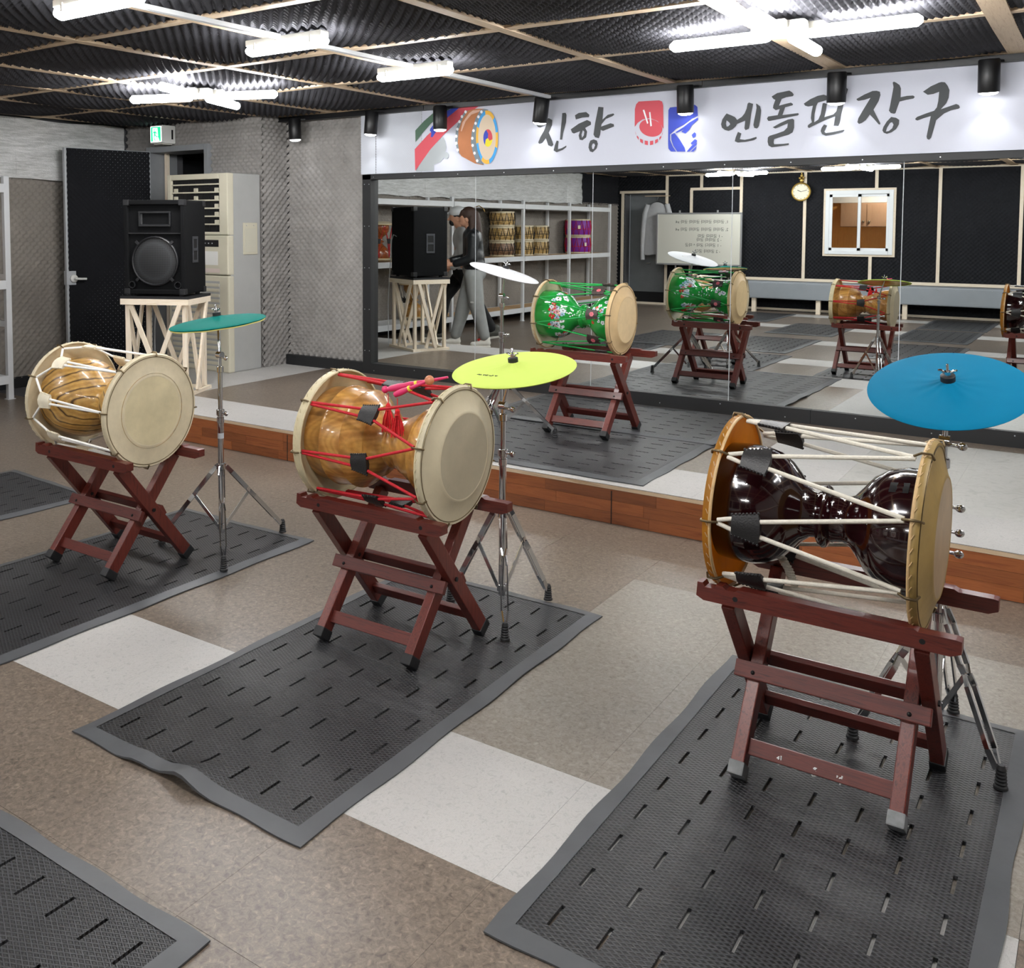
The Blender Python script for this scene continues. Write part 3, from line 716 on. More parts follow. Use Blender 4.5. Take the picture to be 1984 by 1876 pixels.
# ------------------------------------------------------------------ banner
YB = -.034
bx0, bx1 = -5.30, 2.1
blank = thing('acoustic_panel', 'pale perforated acoustic sheet at the end of the banner', 'panel', (bx0, -.03, 1.92))
for x0, x1 in ((0, .16), (.165, .64)):
    foam('perforated_sheet', (x0, 0, .003), (1, 0, 0), (0, 0, 1), (0, -1, 0), x1-x0, .535, .022, .0022, mat('sheet_pale%d' % int(x0*1000), 'bfc3cb', .7), blank)
bl = -4.655
banner = thing('banner', 'long white banner with grey brush lettering, emblems and a painted drum', 'banner', (bl, YB, 1.922))
n, m = 220, 16; P = np.zeros((n, m, 3)); BL = bx1-bl
pins = [.33+.52*k for k in range(13)]
for i in range(n):
    for j in range(m):
        x = BL*i/(n-1); z = .535*j/(m-1)
        d = sum(.006*math.exp(-((x-p)/.05)**2)*math.exp(-((z-.05)/.03)**2) for p in pins)
        P[i, j] = (x, d+.002*math.sin(x*3)*math.sin(z*5), z)
cl = bpy.data.objects.new('banner_cloth', grid_mesh('banner_cloth', P, 'banner_cloth')); COL.objects.link(cl); cl.parent = banner
def bmap(ox, oy, k, lift):
    def fn(a, b):
        p = hit(ox+a/k, oy+b/k, 1, YB); return (p[0]-bl, -.004-lift, p[2]-1.922)
    return fn
def printed(name, loops, ox, oy, k, m, lift=0.0, b=None):
    mbx = MB(); mbx.flat(loops, bmap(ox, oy, k, lift)); return mbx.build(name, m, banner)
def ell(cx, cy, rx, ry, n=36, a0=0, a1=2*math.pi, rot=0):
    return [(cx+rx*math.cos(t)*math.cos(rot)-ry*math.sin(t)*math.sin(rot), cy+rx*math.cos(t)*math.sin(rot)+ry*math.sin(t)*math.cos(rot)) for t in (a0+(a1-a0)*i/n for i in range(n if abs(a1-a0) > 6.2 else n+1))]
def character(strokes, ox, oy, k):
    b = MB(); fn = bmap(ox, oy, k, 0)
    for loops in strokes: b.flat(loops, fn)
    return b.build('character', 'print_grey', banner)
A = (1380, 140, 7.63); Bq = (1620, 140, 7.63); Cq = (1020, 170, 5.511); Dq = (790, 190, 9.92)
character([[[(112,400),(170,360),(240,325),(278,345),(275,400),(240,480),(270,550),(290,610),(270,628),(235,615),(210,540),(170,590),(140,600),(128,585),(150,530),(190,460),(215,395),(150,425),(125,420)]],
 [[(385,272),(420,268),(430,290),(425,370),(395,480),(383,555),(360,555),(368,450),(378,360)]], [[(325,565),(345,570),(335,660),(380,645),(430,618),(428,635),(390,665),(325,690),(292,670),(305,615)]]], *Cq)
character([[[(520,295),(560,270),(640,260),(675,290),(670,315),(600,320),(530,340)]],
 [[(475,445),(560,385),(650,345),(690,365),(692,395),(630,430),(650,470),(640,530),(600,562),(570,555),(560,510),(575,465),(510,490),(490,480)],[(605,455),(620,470),(615,510),(595,535),(590,500)]],
 [[(770,205),(825,210),(815,340),(870,290),(930,275),(942,288),(920,305),(850,335),(805,390),(800,415),(900,380),(935,390),(938,415),(820,462),(795,450),(790,500),(775,540),(735,530),(718,500),(735,380)]],
 [[(685,565),(720,552),(755,565),(765,600),(750,650),(710,690),(680,680),(665,640),(670,600)],[(705,600),(725,595),(735,615),(720,655),(705,655),(698,625)]]], *Cq)
character([[[(215,610),(190,640),(150,700),(132,770),(145,820),(190,855),(245,868),(300,845),(350,800),(370,765),(490,715),(478,830),(495,857),(545,835),(560,760),(580,600),(606,470),(545,448),(525,465),(510,540),(480,610),(440,660),(370,705),(340,665),(290,640),(250,625)],[(215,712),(205,760),(215,805),(240,800),(268,770),(255,745)]],
 [[(650,465),(665,470),(710,505),(725,570),(712,690),(690,800),(665,833),(625,825),(610,780),(620,720),(645,600),(657,530)]],
 [[(382,882),(433,905),(410,990),(480,1000),(560,985),(655,955),(660,980),(620,1005),(500,1030),(380,1040),(335,1020),(350,960)]]], *A)
character([[[(880,360),(960,310),(1140,272),(1180,295),(1207,330),(1195,355),(1100,370),(1030,395),(990,495),(1080,470),(1165,450),(1197,470),(1190,490),(1080,520),(1040,635),(1150,620),(1270,605),(1285,620),(1270,638),(1050,680),(850,722),(830,720),(810,685),(830,655),(970,635),(1000,545),(940,562),(900,530),(905,490),(935,410),(905,395)]],
 [[(895,815),(1000,755),(1120,700),(1190,688),(1213,705),(1212,820),(1190,890),(1130,925),(1020,955),(915,990),(910,1040),(918,1065),(1050,1060),(1130,1050),(1138,1065),(1125,1078),(1000,1095),(880,1110),(835,1085),(820,1030),(825,965),(850,940),(950,910),(1060,870),(1110,820),(1120,755),(1000,805),(935,832)]]], *A)
character([[[(1355,465),(1450,400),(1560,350),(1650,332),(1700,350),(1727,385),(1720,405),(1640,430),(1565,450),(1540,500),(1515,620),(1510,740),(1570,700),(1605,620),(1635,460),(1660,455),(1697,470),(1685,560),(1660,665),(1790,625),(1835,580),(1880,430),(1915,290),(1930,225),(1962,215),(2008,250),(1995,305),(1960,400),(1910,610),(1885,750),(1868,793),(1798,788),(1820,650),(1700,695),(1560,760),(1430,825),(1412,805),(1420,780),(1475,740),(1460,680),(1470,590),(1490,495),(1420,508),(1375,495)]],
 [[(1655,772),(1700,790),(1660,880),(1680,900),(1780,885),(1860,868),(1950,850),(1957,862),(1930,885),(1800,920),(1680,940),(1625,915),(1605,870),(1620,820)]]], *A)
character([[[(305,395),(420,330),(540,278),(600,275),(650,290),(658,340),(630,430),(555,555),(600,650),(655,755),(650,775),(630,770),(560,690),(500,628),(440,710),(380,752),(340,765),(315,740),(330,680),(400,560),(510,380),(420,410),(330,425),(305,410)]],
 [[(838,155),(855,140),(890,155),(940,190),(960,240),(955,370),(1050,350),(1140,345),(1165,365),(1145,390),(1040,410),(940,435),(905,530),(880,605),(860,615),(810,605),(782,570),(800,490),(830,330),(850,220)]],
 [[(815,662),(890,675),(935,705),(930,770),(890,840),(820,890),(750,912),(705,895),(685,860),(700,810),(750,730)],[(830,740),(800,750),(755,820),(738,878),(780,870),(830,830),(850,775)]]], *Bq)
character([[[(1285,288),(1400,210),(1520,155),(1560,145),(1610,150),(1650,200),(1678,265),(1665,380),(1630,460),(1550,548),(1660,510),(1775,470),(1815,485),(1832,520),(1815,540),(1700,565),(1600,610),(1480,710),(1450,820),(1405,970),(1375,1000),(1345,985),(1338,950),(1365,820),(1400,650),(1300,680),(1205,715),(1175,705),(1172,685),(1200,660),(1330,610),(1450,570),(1490,520),(1510,430),(1525,290),(1440,322),(1355,335)]]], *Bq)
# red drum emblem
em = MB(); fn = bmap(*Cq, 0)
em.flat([[(1158,420),(1160,230),(1172,180),(1200,148),(1420,135),(1450,148),(1462,190),(1466,440),(1440,400),(1400,355),(1320,325),(1240,340),(1190,375)]], fn)
em.flat([ell(1330, 430, 124, 92, 36, rot=.25)], fn)
for k in range(9):
    a = math.pi*(1.0-k/8.2)-.1; ca, sa = math.cos(a), math.sin(a)
    a2 = a-.24; cb, sb = math.cos(a2), math.sin(a2)
    em.flat([[(1312+148*ca, 455+115*sa), (1312+148*cb, 455+115*sb), (1312+148*cb, 455+160*sb), (1312+148*ca, 455+160*sa)]], fn)
em.build('emblem', 'print_red', banner)
st = MB(); f2 = bmap(*Cq, .002)
st.flat([[(1245,240),(1262,235),(1305,378),(1292,388)]], f2); st.flat([[(1312,262),(1327,260),(1343,408),(1326,415)]], f2)
st.build('emblem_sticks', 'print_white', banner)
# blue drummer emblem
em = MB()
for lp in ([(1515,600),(1518,240),(1535,212),(1800,183),(1828,205),(1832,300),(1770,330),(1690,390),(1600,440),(1570,470),(1535,500),(1535,560),(1565,630),(1600,682),(1545,682),(1518,650)],
 [(1548,500),(1582,482),(1640,555),(1690,640),(1700,682),(1612,682),(1570,620),(1550,560)], [(1590,478),(1680,420),(1740,372),(1832,318),(1832,345),(1770,400),(1745,445),(1700,490),(1655,470),(1690,442),(1610,482)],
 [(1765,505),(1795,475),(1812,490),(1810,520),(1780,537)], [(1755,592),(1800,548),(1825,562),(1815,590),(1770,610)], [(1712,682),(1770,615),(1825,590),(1815,615),(1740,682)], [(1755,682),(1818,625),(1812,655),(1785,682)]): em.flat([lp], fn)
em.build('emblem', 'print_blue', banner)
# painted drum with colour sweeps
printed('colour_sweep', [[(150,625),(320,440),(540,250),(790,140),(1010,112),(800,220),(600,360),(440,500),(250,720),(155,850)]], *Dq, 'print_green')
printed('ink_blot', [[(440,980),(680,740),(730,830),(748,950),(740,1000),(700,1140),(640,1230),(505,1280),(510,1405),(160,1412),(250,1250)]], *Dq, 'print_soft_grey')
printed('ink_blot', [ell(745, 1105, 50, 65)], *Dq, 'print_soft_grey', .0004)
printed('colour_sweep', [[(140,985),(380,720),(700,430),(1050,150),(1080,105),(1490,80),(1310,200),(1010,420),(700,700),(440,990),(250,1260),(150,1400)]], *Dq, 'print_red', .0006)
printed('colour_sweep', [[(780,240),(1000,130),(1055,118),(1040,150),(720,420),(580,600),(500,730),(480,755),(450,750),(460,660),(430,625),(440,590),(590,400)]], *Dq, 'print_blue', .0012)
printed('drum_picture', [[(1120,250),(1310,208),(1480,208),(1400,400),(1345,650),(1335,900),(1390,1180),(1460,1290),(1300,1260),(1040,1120),(960,1000),(920,820),(930,650),(1000,440)]], *Dq, 'print_orange', .0018)
printed('drum_picture', [[(1190,290),(1260,240),(1440,228),(1380,265),(1230,320),(1120,450),(1045,640),(1025,640),(1060,470)]], *Dq, 'print_highlight', .0021)
printed('drum_picture', [[(1400,235),(1480,208),(1560,225),(1470,330),(1390,480),(1340,700),(1340,950),(1390,1180),(1480,1285),(1330,1250),(1260,1050),(1222,850),(1238,650),(1310,400)]], *Dq, 'print_steel', .0024)
printed('drum_picture', [[(1095,270),(1170,235),(1060,400),(985,620),(970,850),(1000,1050),(1020,1110),(960,1010),(918,830),(935,600),(1010,410)]], *Dq, 'print_steel', .0024)
dots = MB(); fd = bmap(*Dq, .0027)
for cx, cy in ((1120,268),(1050,358),(1003,455),(962,600),(940,735),(940,870),(968,1000),(1425,268),(1367,362),(1313,488),(1273,628),(1250,775),(1255,912),(1292,1060),(1343,1205)): dots.flat([ell(cx, cy, 24, 30, 14)], fd)
dots.build('drum_picture', 'print_white', banner)
printed('drum_picture', [ell(1533, 755, 212, 515, 48)], *Dq, 'print_sky', .0026)
fg = bmap(*Dq, .0029)
for a0, a1 in ((-1.75, -.85), (-.2, .42), (1.35, 2.1), (2.9, 3.55)):
    MB().flat([ell(1533, 755, 212, 515, 12, a0, a1)+list(reversed(ell(1533, 755, 168, 432, 12, a0, a1)))], fg).build('rim_segment', 'print_gold', banner)
printed('drum_picture', [ell(1533, 755, 170, 436, 48)], *Dq, 'print_beige', .0032)
for k, c in enumerate(('print_drumred', 'print_yellow', 'print_blue')):
    a0 = -math.pi*.62+k*2*math.pi/3
    lp = ell(1550, 770, 88, 168, 16, a0, a0+2*math.pi/3)
    e1 = (1550+44*math.cos(a0+2*math.pi/3+.55), 770+84*math.sin(a0+2*math.pi/3+.55)); e0 = (1550+44*math.cos(a0+.55), 770+84*math.sin(a0+.55))
    printed('taegeuk', [lp+[e1, (1550, 770), e0]], *Dq, c, .0036)

# ------------------------------------------------------------------ exit sign, air conditioner
ex = thing('exit_sign', 'lit green running-man exit sign above the doorway', 'sign', (-7.44, DW-.01, 2.265))
MB().box((-.10, -.16, 0), (.08, 0, .17), .008).build('sign_case', 'plastic_white', ex)
MB().box((-.088, -.1625, .012), (.068, -.160, .158)).build('sign_face', 'exit_white', ex)
gm = MB()
fs_ = lambda a, b: (-.088+a*.156, -.1635, .012+b*.146)
for lp in ([(.05,.03),(.05,.97),(.95,.97),(.95,.03),(.85,.03),(.72,.3),(.66,.9),(.2,.9),(.22,.03)], ell(.37, .78, .05, .05, 12), [(.30,.70),(.45,.70),(.60,.60),(.63,.50),(.58,.49),(.50,.60),(.46,.48),(.60,.36),(.75,.36),(.75,.31),(.56,.30),(.42,.42),(.38,.25),(.48,.08),(.42,.06),(.32,.22),(.33,.45),(.35,.60),(.24,.52),(.22,.56)]): gm.flat([lp], fs_)
gm.build('running_man', 'exit_green', ex)
MB().box((.08, -.05, .04), (.082, -.03, .13)).build('vent_slot', 'port_black', ex)
MB().box((-.07, -.14, -.012), (.06, -.02, 0), .004).build('lamp_strip', 'lamp_housing', ex)

ac = thing('air_conditioner', 'tall cream and grey floor-standing air conditioner beside the doorway', 'air conditioner', (-6.60, -.53, ZS))
aw, ad, ah = .385, .20, 1.74
MB().box((-aw, -ad+.03, 0), (aw, ad, ah), .012).build('body', 'plastic_grey', ac)
MB().box((-aw-.004, -ad, .0), (aw+.004, -ad+.07, .85), .014).build('lower_front', 'plastic_cream', ac)
MB().box((-aw-.004, -ad-.004, .856), (aw+.004, -ad+.07, 1.20), .012).build('middle_front', 'plastic_cream', ac)
for a, b in (((-aw-.004, -ad-.004, 1.204), (-aw+.05, -ad+.07, ah)), ((aw-.10, -ad-.004, 1.204), (aw+.004, -ad+.07, ah)), ((-aw+.05, -ad-.004, ah-.05), (aw-.10, -ad+.07, ah)), ((-aw+.05, -ad-.004, 1.204), (aw-.10, -ad+.07, 1.23))):
    MB().box(a, b, .008).build('outlet_frame', 'plastic_cream', ac)
MB().box((-aw+.05, -ad+.018, 1.23), (aw-.10, -ad+.028, ah-.05)).build('outlet_back', 'port_black', ac)
for k in range(6):
    z = 1.29+k*.070
    MB().box((-aw+.052, -ad-.001, z), (aw-.102, -ad+.017, z+.013), .003).build('outlet_louvre', 'plastic_cream', ac)
for k in range(7):
    x = -aw+.09+k*.088
    MB().box((x, -ad+.010, 1.24), (x+.006, -ad+.017, ah-.06)).build('outlet_vane', 'plastic_black', ac)
    if k % 3 == 0:
        for q in range(5): MB().box((x-.012, -ad+.002, 1.30+q*.07), (x+.03, -ad+.03, 1.335+q*.07), .004).build('vane_tab', 'plastic_cream', ac)
MB().box((-.10, -ad-.008, 1.10), (aw-.11, -ad, 1.16), .003).build('control_panel', 'plastic_black', ac)
for k in range(5): MB().lathe([(0, .005), (-.003, .005)], 10, 'y', True).build('button', 'label_grey', ac, None, (.02+k*.045, -ad-.009, 1.13))
MB().box((.06, -ad-.0055, .94), (aw-.12, -ad-.004, 1.06)).build('instruction_sticker', 'plastic_white', ac)
MB().box((.10, -ad-.0055, .875), (aw-.10, -ad-.004, .91)).build('warning_sticker', mat('sticker_pale', 'd8c8c0', .5), ac)
for k in range(16):
    z = .06+k*.046
    g = MB().box((-aw+.04, -ad-.004, z), (aw-.11, -ad+.006, z+.030), .006).build('intake_slat', 'plastic_cream', ac)
MB().box((-aw+.035, -ad-.0015, .05), (aw-.105, -ad-.0005, .80)).build('intake_shadow_gap', 'plastic_grey', ac)
MB().box((aw, -.02, 1.03), (aw+.006, .155, 1.31), .004).build('side_plate', 'plastic_cream', ac)
MB().box((aw+.004, 0, 1.05), (aw+.0085, .135, 1.26), .003).build('side_plate_inset', mat('inset_beige', 'c6c3b2', .5), ac)
for s in (.02, .11): MB().lathe([(aw+.006, .005), (aw+.010, .004)], 10, 'x', True).build('plate_screw', 'aluminium', ac, None, (0, s, 1.285))

# ------------------------------------------------------------------ loudspeaker on a pine stand
TH = math.radians(25)
c_, s_n = math.cos(TH), math.sin(TH)
FRx, FRy = -5.60, -1.72
w_, d_ = .55, .43
cx_ = FRx-(w_/2)*c_-(d_/2)*s_n; cy_ = FRy-(w_/2)*s_n+(d_/2)*c_
sst = thing('speaker_stand', 'pale pine stand with crossed braces carrying the loudspeaker', 'stand', (cx_, cy_, ZS), TH)
hh = .755
MB().box((-w_/2, -d_/2, hh-.02), (w_/2, d_/2, hh)).build('top_board', 'plastic_black', sst)
for z in (0, hh-.065):
    for a, b in (((-w_/2, -d_/2, z), (w_/2, -d_/2+.025, z+.045)), ((-w_/2, d_/2-.025, z), (w_/2, d_/2, z+.045)), ((-w_/2, -d_/2+.025, z), (-w_/2+.025, d_/2-.025, z+.045)), ((w_/2-.025, -d_/2+.025, z), (w_/2, d_/2-.025, z+.045))):
        if z == 0: b = (b[0], b[1], .025)
        MB().box(a, b).build('rail', 'pine_pale', sst)
for sx_ in (-1, 1):
    for sy_ in (-1, 1):
        MB().box((sx_*(w_/2-.027)-.02*0, sy_*(d_/2-.027), .025), (sx_*(w_/2-.062), sy_*(d_/2-.055), hh-.02)).build('post', 'pine_z', sst)
for s in (-1, 1):
    for q in (-1, 1):
        off = .012*q
        MB().bar((-q*(w_/2-.07), s*(d_/2-.018)-.0*s, hh-.06), (q*.06, s*(d_/2-.018)+.0, .03), .018, .034, (1, 0, 0)).build('brace', 'pine_z', sst).location = (0, -off*.9*s+0, 0)
        MB().bar((s*(w_/2-.018), -q*(d_/2-.07), hh-.06), (s*(w_/2-.018), q*.05, .03), .018, .034, (0, 1, 0)).build('brace', 'pine_z', sst).location = (-off*.9*s, 0, 0)
spk = thing('loudspeaker', 'black carpeted loudspeaker with horn and round grille on the pine stand', 'loudspeaker', (cx_, cy_, ZS+hh), TH)
SW, SD, SH = .243, .20, .725
MB().box((-SW, -SD+.03, .015), (SW, SD, SH), .012).build('cabinet', 'cabinet_black', spk)
fr = MB()
for a, b in (((-SW, -SD, .015), (-SW+.03, -SD+.04, SH)), ((SW-.03, -SD, .015), (SW, -SD+.04, SH)), ((-SW+.03, -SD, SH-.035), (SW-.03, -SD+.04, SH)), ((-SW+.03, -SD, .015), (SW-.03, -SD+.04, .05))): fr.box(a, b, .006)
fr.build('front_edge', 'cabinet_black', spk)
MB().box((-SW+.03, -SD+.012, .47), (SW-.03, -SD+.04, .478)).build('trim_bead', 'plastic_black', spk)
hn = MB()
fo_ = lambda x, z: (x, -SD+.016, z)
for a, b in (((-.13, -SD+.012, .525), (.13, -SD+.028, .54)), ((-.13, -SD+.012, .625), (.13, -SD+.028, .64)), ((-.13, -SD+.012, .54), (-.115, -SD+.028, .625)), ((.115, -SD+.012, .54), (.13, -SD+.028, .625))): hn.box(a, b, .003)
hn.add([(-.115, -SD+.02, .54), (.115, -SD+.02, .54), (.115, -SD+.02, .625), (-.115, -SD+.02, .625), (-.03, -SD+.10, .572), (.03, -SD+.10, .572), (.03, -SD+.10, .592), (-.03, -SD+.10, .592)], [(0, 1, 5, 4), (1, 2, 6, 5), (2, 3, 7, 6), (3, 0, 4, 7), (4, 5, 6, 7)])
hn.build('horn', 'plastic_black', spk)
wf = MB().lathe([(-SD+.03, .188), (-SD+.008, .188), (-SD+.002, .180), (-SD+.006, .172), (-SD+.03, .172)], 48, 'y', False, Matrix.Translation((0, 0, .265))).build('woofer_ring', 'plastic_black', spk, 40)
MB().lathe([(-SD+.014, .174), (-SD+.004, .12), (-SD+.0, .05), (-SD-.001, 0)], 48, 'y', False, Matrix.Translation((0, 0, .265))).build('woofer_grille', 'grille', spk, 60)
for a in (45, 135, 225, 315):
    a = math.radians(a); MB().bar((.175*math.cos(a), -SD+.004, .265+.175*math.sin(a)), (.212*math.cos(a), -SD+.006, .265+.212*math.sin(a)), .022, .008, (0, 1, 0), .002).build('grille_clamp', 'plastic_black', spk)
for x in (-.185, .185):
    p_ = MB().lathe([(-SD+.02, .027), (-SD+.002, .027), (-SD+.002, .022), (-SD+.05, .020), (-SD+.05, 0)], 20, 'y', False, Matrix.Translation((x, 0, .085))).build('port', 'plastic_black', spk, 40)
for x in (-1, 1):
    for y in (-1, 1):
        for z in (.015, SH):
            zz = z-.04 if z > .1 else z
            MB().box((x*(SW+.004), y*(SD+.004), zz-.003), (x*(SW-.045), y*(SD-.045), zz+.043), .006).build('corner_cap', 'plastic_black', spk)
    h_ = MB()
    for a, b in (((x*(SW-.001), -.05, .25), (x*(SW+.004), .05, .27)), ((x*(SW-.001), -.05, .43), (x*(SW+.004), .05, .45)), ((x*(SW-.001), -.05, .27), (x*(SW+.004), -.033, .43)), ((x*(SW-.001), .033, .27), (x*(SW+.004), .05, .43)), ((x*(SW-.001), -.033, .34), (x*(SW+.004), .033, .36))): h_.box(a, b, .002)
    hd = h_.build('handle', 'handle_grey', spk)
    MB().box((x*(SW+.0005), -.034, .27), (x*(SW+.0015), .034, .43)).build('handle_recess', 'port_black', hd)
    for y in (-1, 1): MB().lathe([(0, .018), (.016, .02)], 12, 'z', True).build('rubber_foot', 'rubber', spk, None, (x*(SW-.05), y*(SD-.05), 0))
cbl = thing('speaker_cable', 'thin grey cable hanging from the back of the loudspeaker', 'cable', (cx_, cy_, ZS+hh), TH)
MB().tube([(-.12, SD+.002, .42), (-.14, SD+.03, .44), (-.17, SD+.035, .38), (-.19, SD+.035, .2), (-.20, SD+.045, 0), (-.22, SD+.05, -.3), (-.22, SD+.045, -.745)], .004, 6).build('cable_run', 'label_grey', cbl, 60)
# ------------------------------------------------------------------ rubber mats
def rubber_mat(x0, x1, y0, y1, label, z=0.0, rz=0.0, along='y', curl=0.0, seed=0, rows=None):
    rr = random.Random(seed)
    W, L = x1-x0, y1-y0
    t = thing('rubber_mat', label, 'mat', ((x0+x1)/2, (y0+y1)/2, z), rz, 'black rubber floor mats')
    a, b = (W, L) if along == 'y' else (L, W)        # a across the slits, b along them
    bd = .048; th = .009
    ph = [rr.uniform(0, 6) for _ in range(6)]
    def lift(p, q):
        h = .0018*(1+math.sin(p*5+ph[0])*math.sin(q*4+ph[1]))+.0008*(1+math.sin(p*11+ph[2]+q*3))
        if curl > 0:
            e = max(0, 1-(q+b/2)/.14)**1.3; h += curl*e*(math.exp(-((p-.02)/.08)**2)+.35*math.exp(-((p+.16)/.05)**2))
        return h
    nc = int(round((a-2*bd)/.114)); nr = int((b-2*bd)/.15)
    xs = [-a/2+bd]; cols = []
    for k in range(nc):
        c = -a/2+bd+(a-2*bd)*(k+.5)/nc; cols.append((c-.0045, c+.0045)); xs += [c-.0045, c+.0045]
    xs.append(a/2-bd); ysl = [-b/2+bd]; rws = []
    for k in range(nr):
        c = -b/2+bd+(b-2*bd)*(k+.5)/nr; rws.append((c-.037, c+.037)); ysl += [c-.037, c, c+.037]
    ysl.append(b/2-bd)
    def fin(p, q, zz):
        return (p, q, zz) if along == 'y' else (q, p, zz)
    P = MB(); nx, ny = len(xs), len(ysl)
    vs = [fin(x, y, th+lift(x, y)) for x in xs for y in ysl]+[fin(x, y, .001+lift(x, y)*.6) for x in xs for y in ysl]
    N = nx*ny; fs = []
    hole = lambda i, j: any(c0-1e-6 < (xs[i]+xs[i+1])/2 < c1+1e-6 for c0, c1 in cols) and any(r0 < (ysl[j]+ysl[j+1])/2 < r1 for r0, r1 in rws)
    H = [[hole(i, j) for j in range(ny-1)] for i in range(nx-1)]
    for i in range(nx-1):
        for j in range(ny-1):
            q = (i*ny+j, (i+1)*ny+j, (i+1)*ny+j+1, i*ny+j+1)
            if not H[i][j]: fs.append(q)
            else:
                for u, v, ii, jj in ((q[0], q[1], i, j-1), (q[1], q[2], i+1, j), (q[2], q[3], i, j+1), (q[3], q[0], i-1, j)):
                    if not (0 <= ii < nx-1 and 0 <= jj < ny-1 and H[ii][jj]): fs.append((u, v, v+N, u+N))
    P.add(vs, fs); P.build('mesh_panel', 'mat_mesh', t)
    B = MB(); n = 26
    ring_o, ring_i = [], []
    def edge(p0, p1, q0, q1):
        for k in range(n):
            s = k/n; ring_o.append((p0[0]+(p1[0]-p0[0])*s, p0[1]+(p1[1]-p0[1])*s)); ring_i.append((q0[0]+(q1[0]-q0[0])*s, q0[1]+(q1[1]-q0[1])*s))
    o = [(-a/2, -b/2), (a/2, -b/2), (a/2, b/2), (-a/2, b/2)]; ii = [(-a/2+bd, -b/2+bd), (a/2-bd, -b/2+bd), (a/2-bd, b/2-bd), (-a/2+bd, b/2-bd)]
    for k in range(4): edge(o[k], o[(k+1) % 4], ii[k], ii[(k+1) % 4])
    m = len(ring_o)
    jit = [(.004*math.sin(k*.9+ph[4]), .004*math.sin(k*.7+ph[5])) for k in range(m)]
    vs = [fin(x+jx, y+jy, .0035+lift(x, y)*1.0) for (x, y), (jx, jy) in zip(ring_o, jit)]+[fin(x, y, th+.0015+lift(x, y)) for x, y in ring_i]+[fin(x+jx, y+jy, lift(x, y)*.8) for (x, y), (jx, jy) in zip(ring_o, jit)]
    fs = []
    for k in range(m):
        k2 = (k+1) % m; fs += [(k, k2, m+k2, m+k), (2*m+k, 2*m+k2, k2, k)]
    B.add(vs, fs); B.build('border', 'mat_border', t, 60)
    return t
MT = .015
rubber_mat(-2.441, -1.539, -4.95, -3.245, 'black rubber mat with a buckled short edge under the red-roped drum', curl=.035, seed=3)
rubber_mat(-3.92, -3.02, -4.93, -3.23, 'black rubber mat under the drum with white ropes and wavy wood grain', seed=4)
rubber_mat(-5.42, -4.53, -5.02, -3.33, 'black rubber mat lying bare beside the mat of the wavy-grained drum', rz=-.06, seed=5)
rubber_mat(-1.032, -.142, -4.93, -3.30, 'black rubber mat under the maroon lacquered drum', seed=6)
rubber_mat(-2.38, -1.48, -6.99, -5.289, 'bare black rubber mat on the brown floor across from the red-roped drum', seed=8, curl=.012)
rubber_mat(-3.46, -1.862, -2.092, -1.0, 'black rubber mat along the stage edge under the white cymbal stand', ZS, along='x', seed=9)
rubber_mat(-3.47, -1.86, -1.05, -.12, 'black rubber mat on the stage along the foot of the mirror', ZS+.012, along='x', seed=10)
for k, (x, y, lb) in enumerate(((-4.05, -6.78, 'bare black rubber mat behind the viewer, nearest the wavy-grained drum row'), (-5.35, -6.75, 'bare black rubber mat in front of the shelf of barrel drums'), (-4.06, -9.0, 'bare black rubber mat in front of the bench, near the clock'), (-2.46, -9.1, 'bare black rubber mat in front of the bench, near the window'), (-5.4, -10.6, 'bare black rubber mat in front of the whiteboard'), (-2.45, -10.95, 'bare black rubber mat tucked against the bench legs'))):
    rubber_mat(x, x+.9, y, y+1.68, lb, seed=20+k)

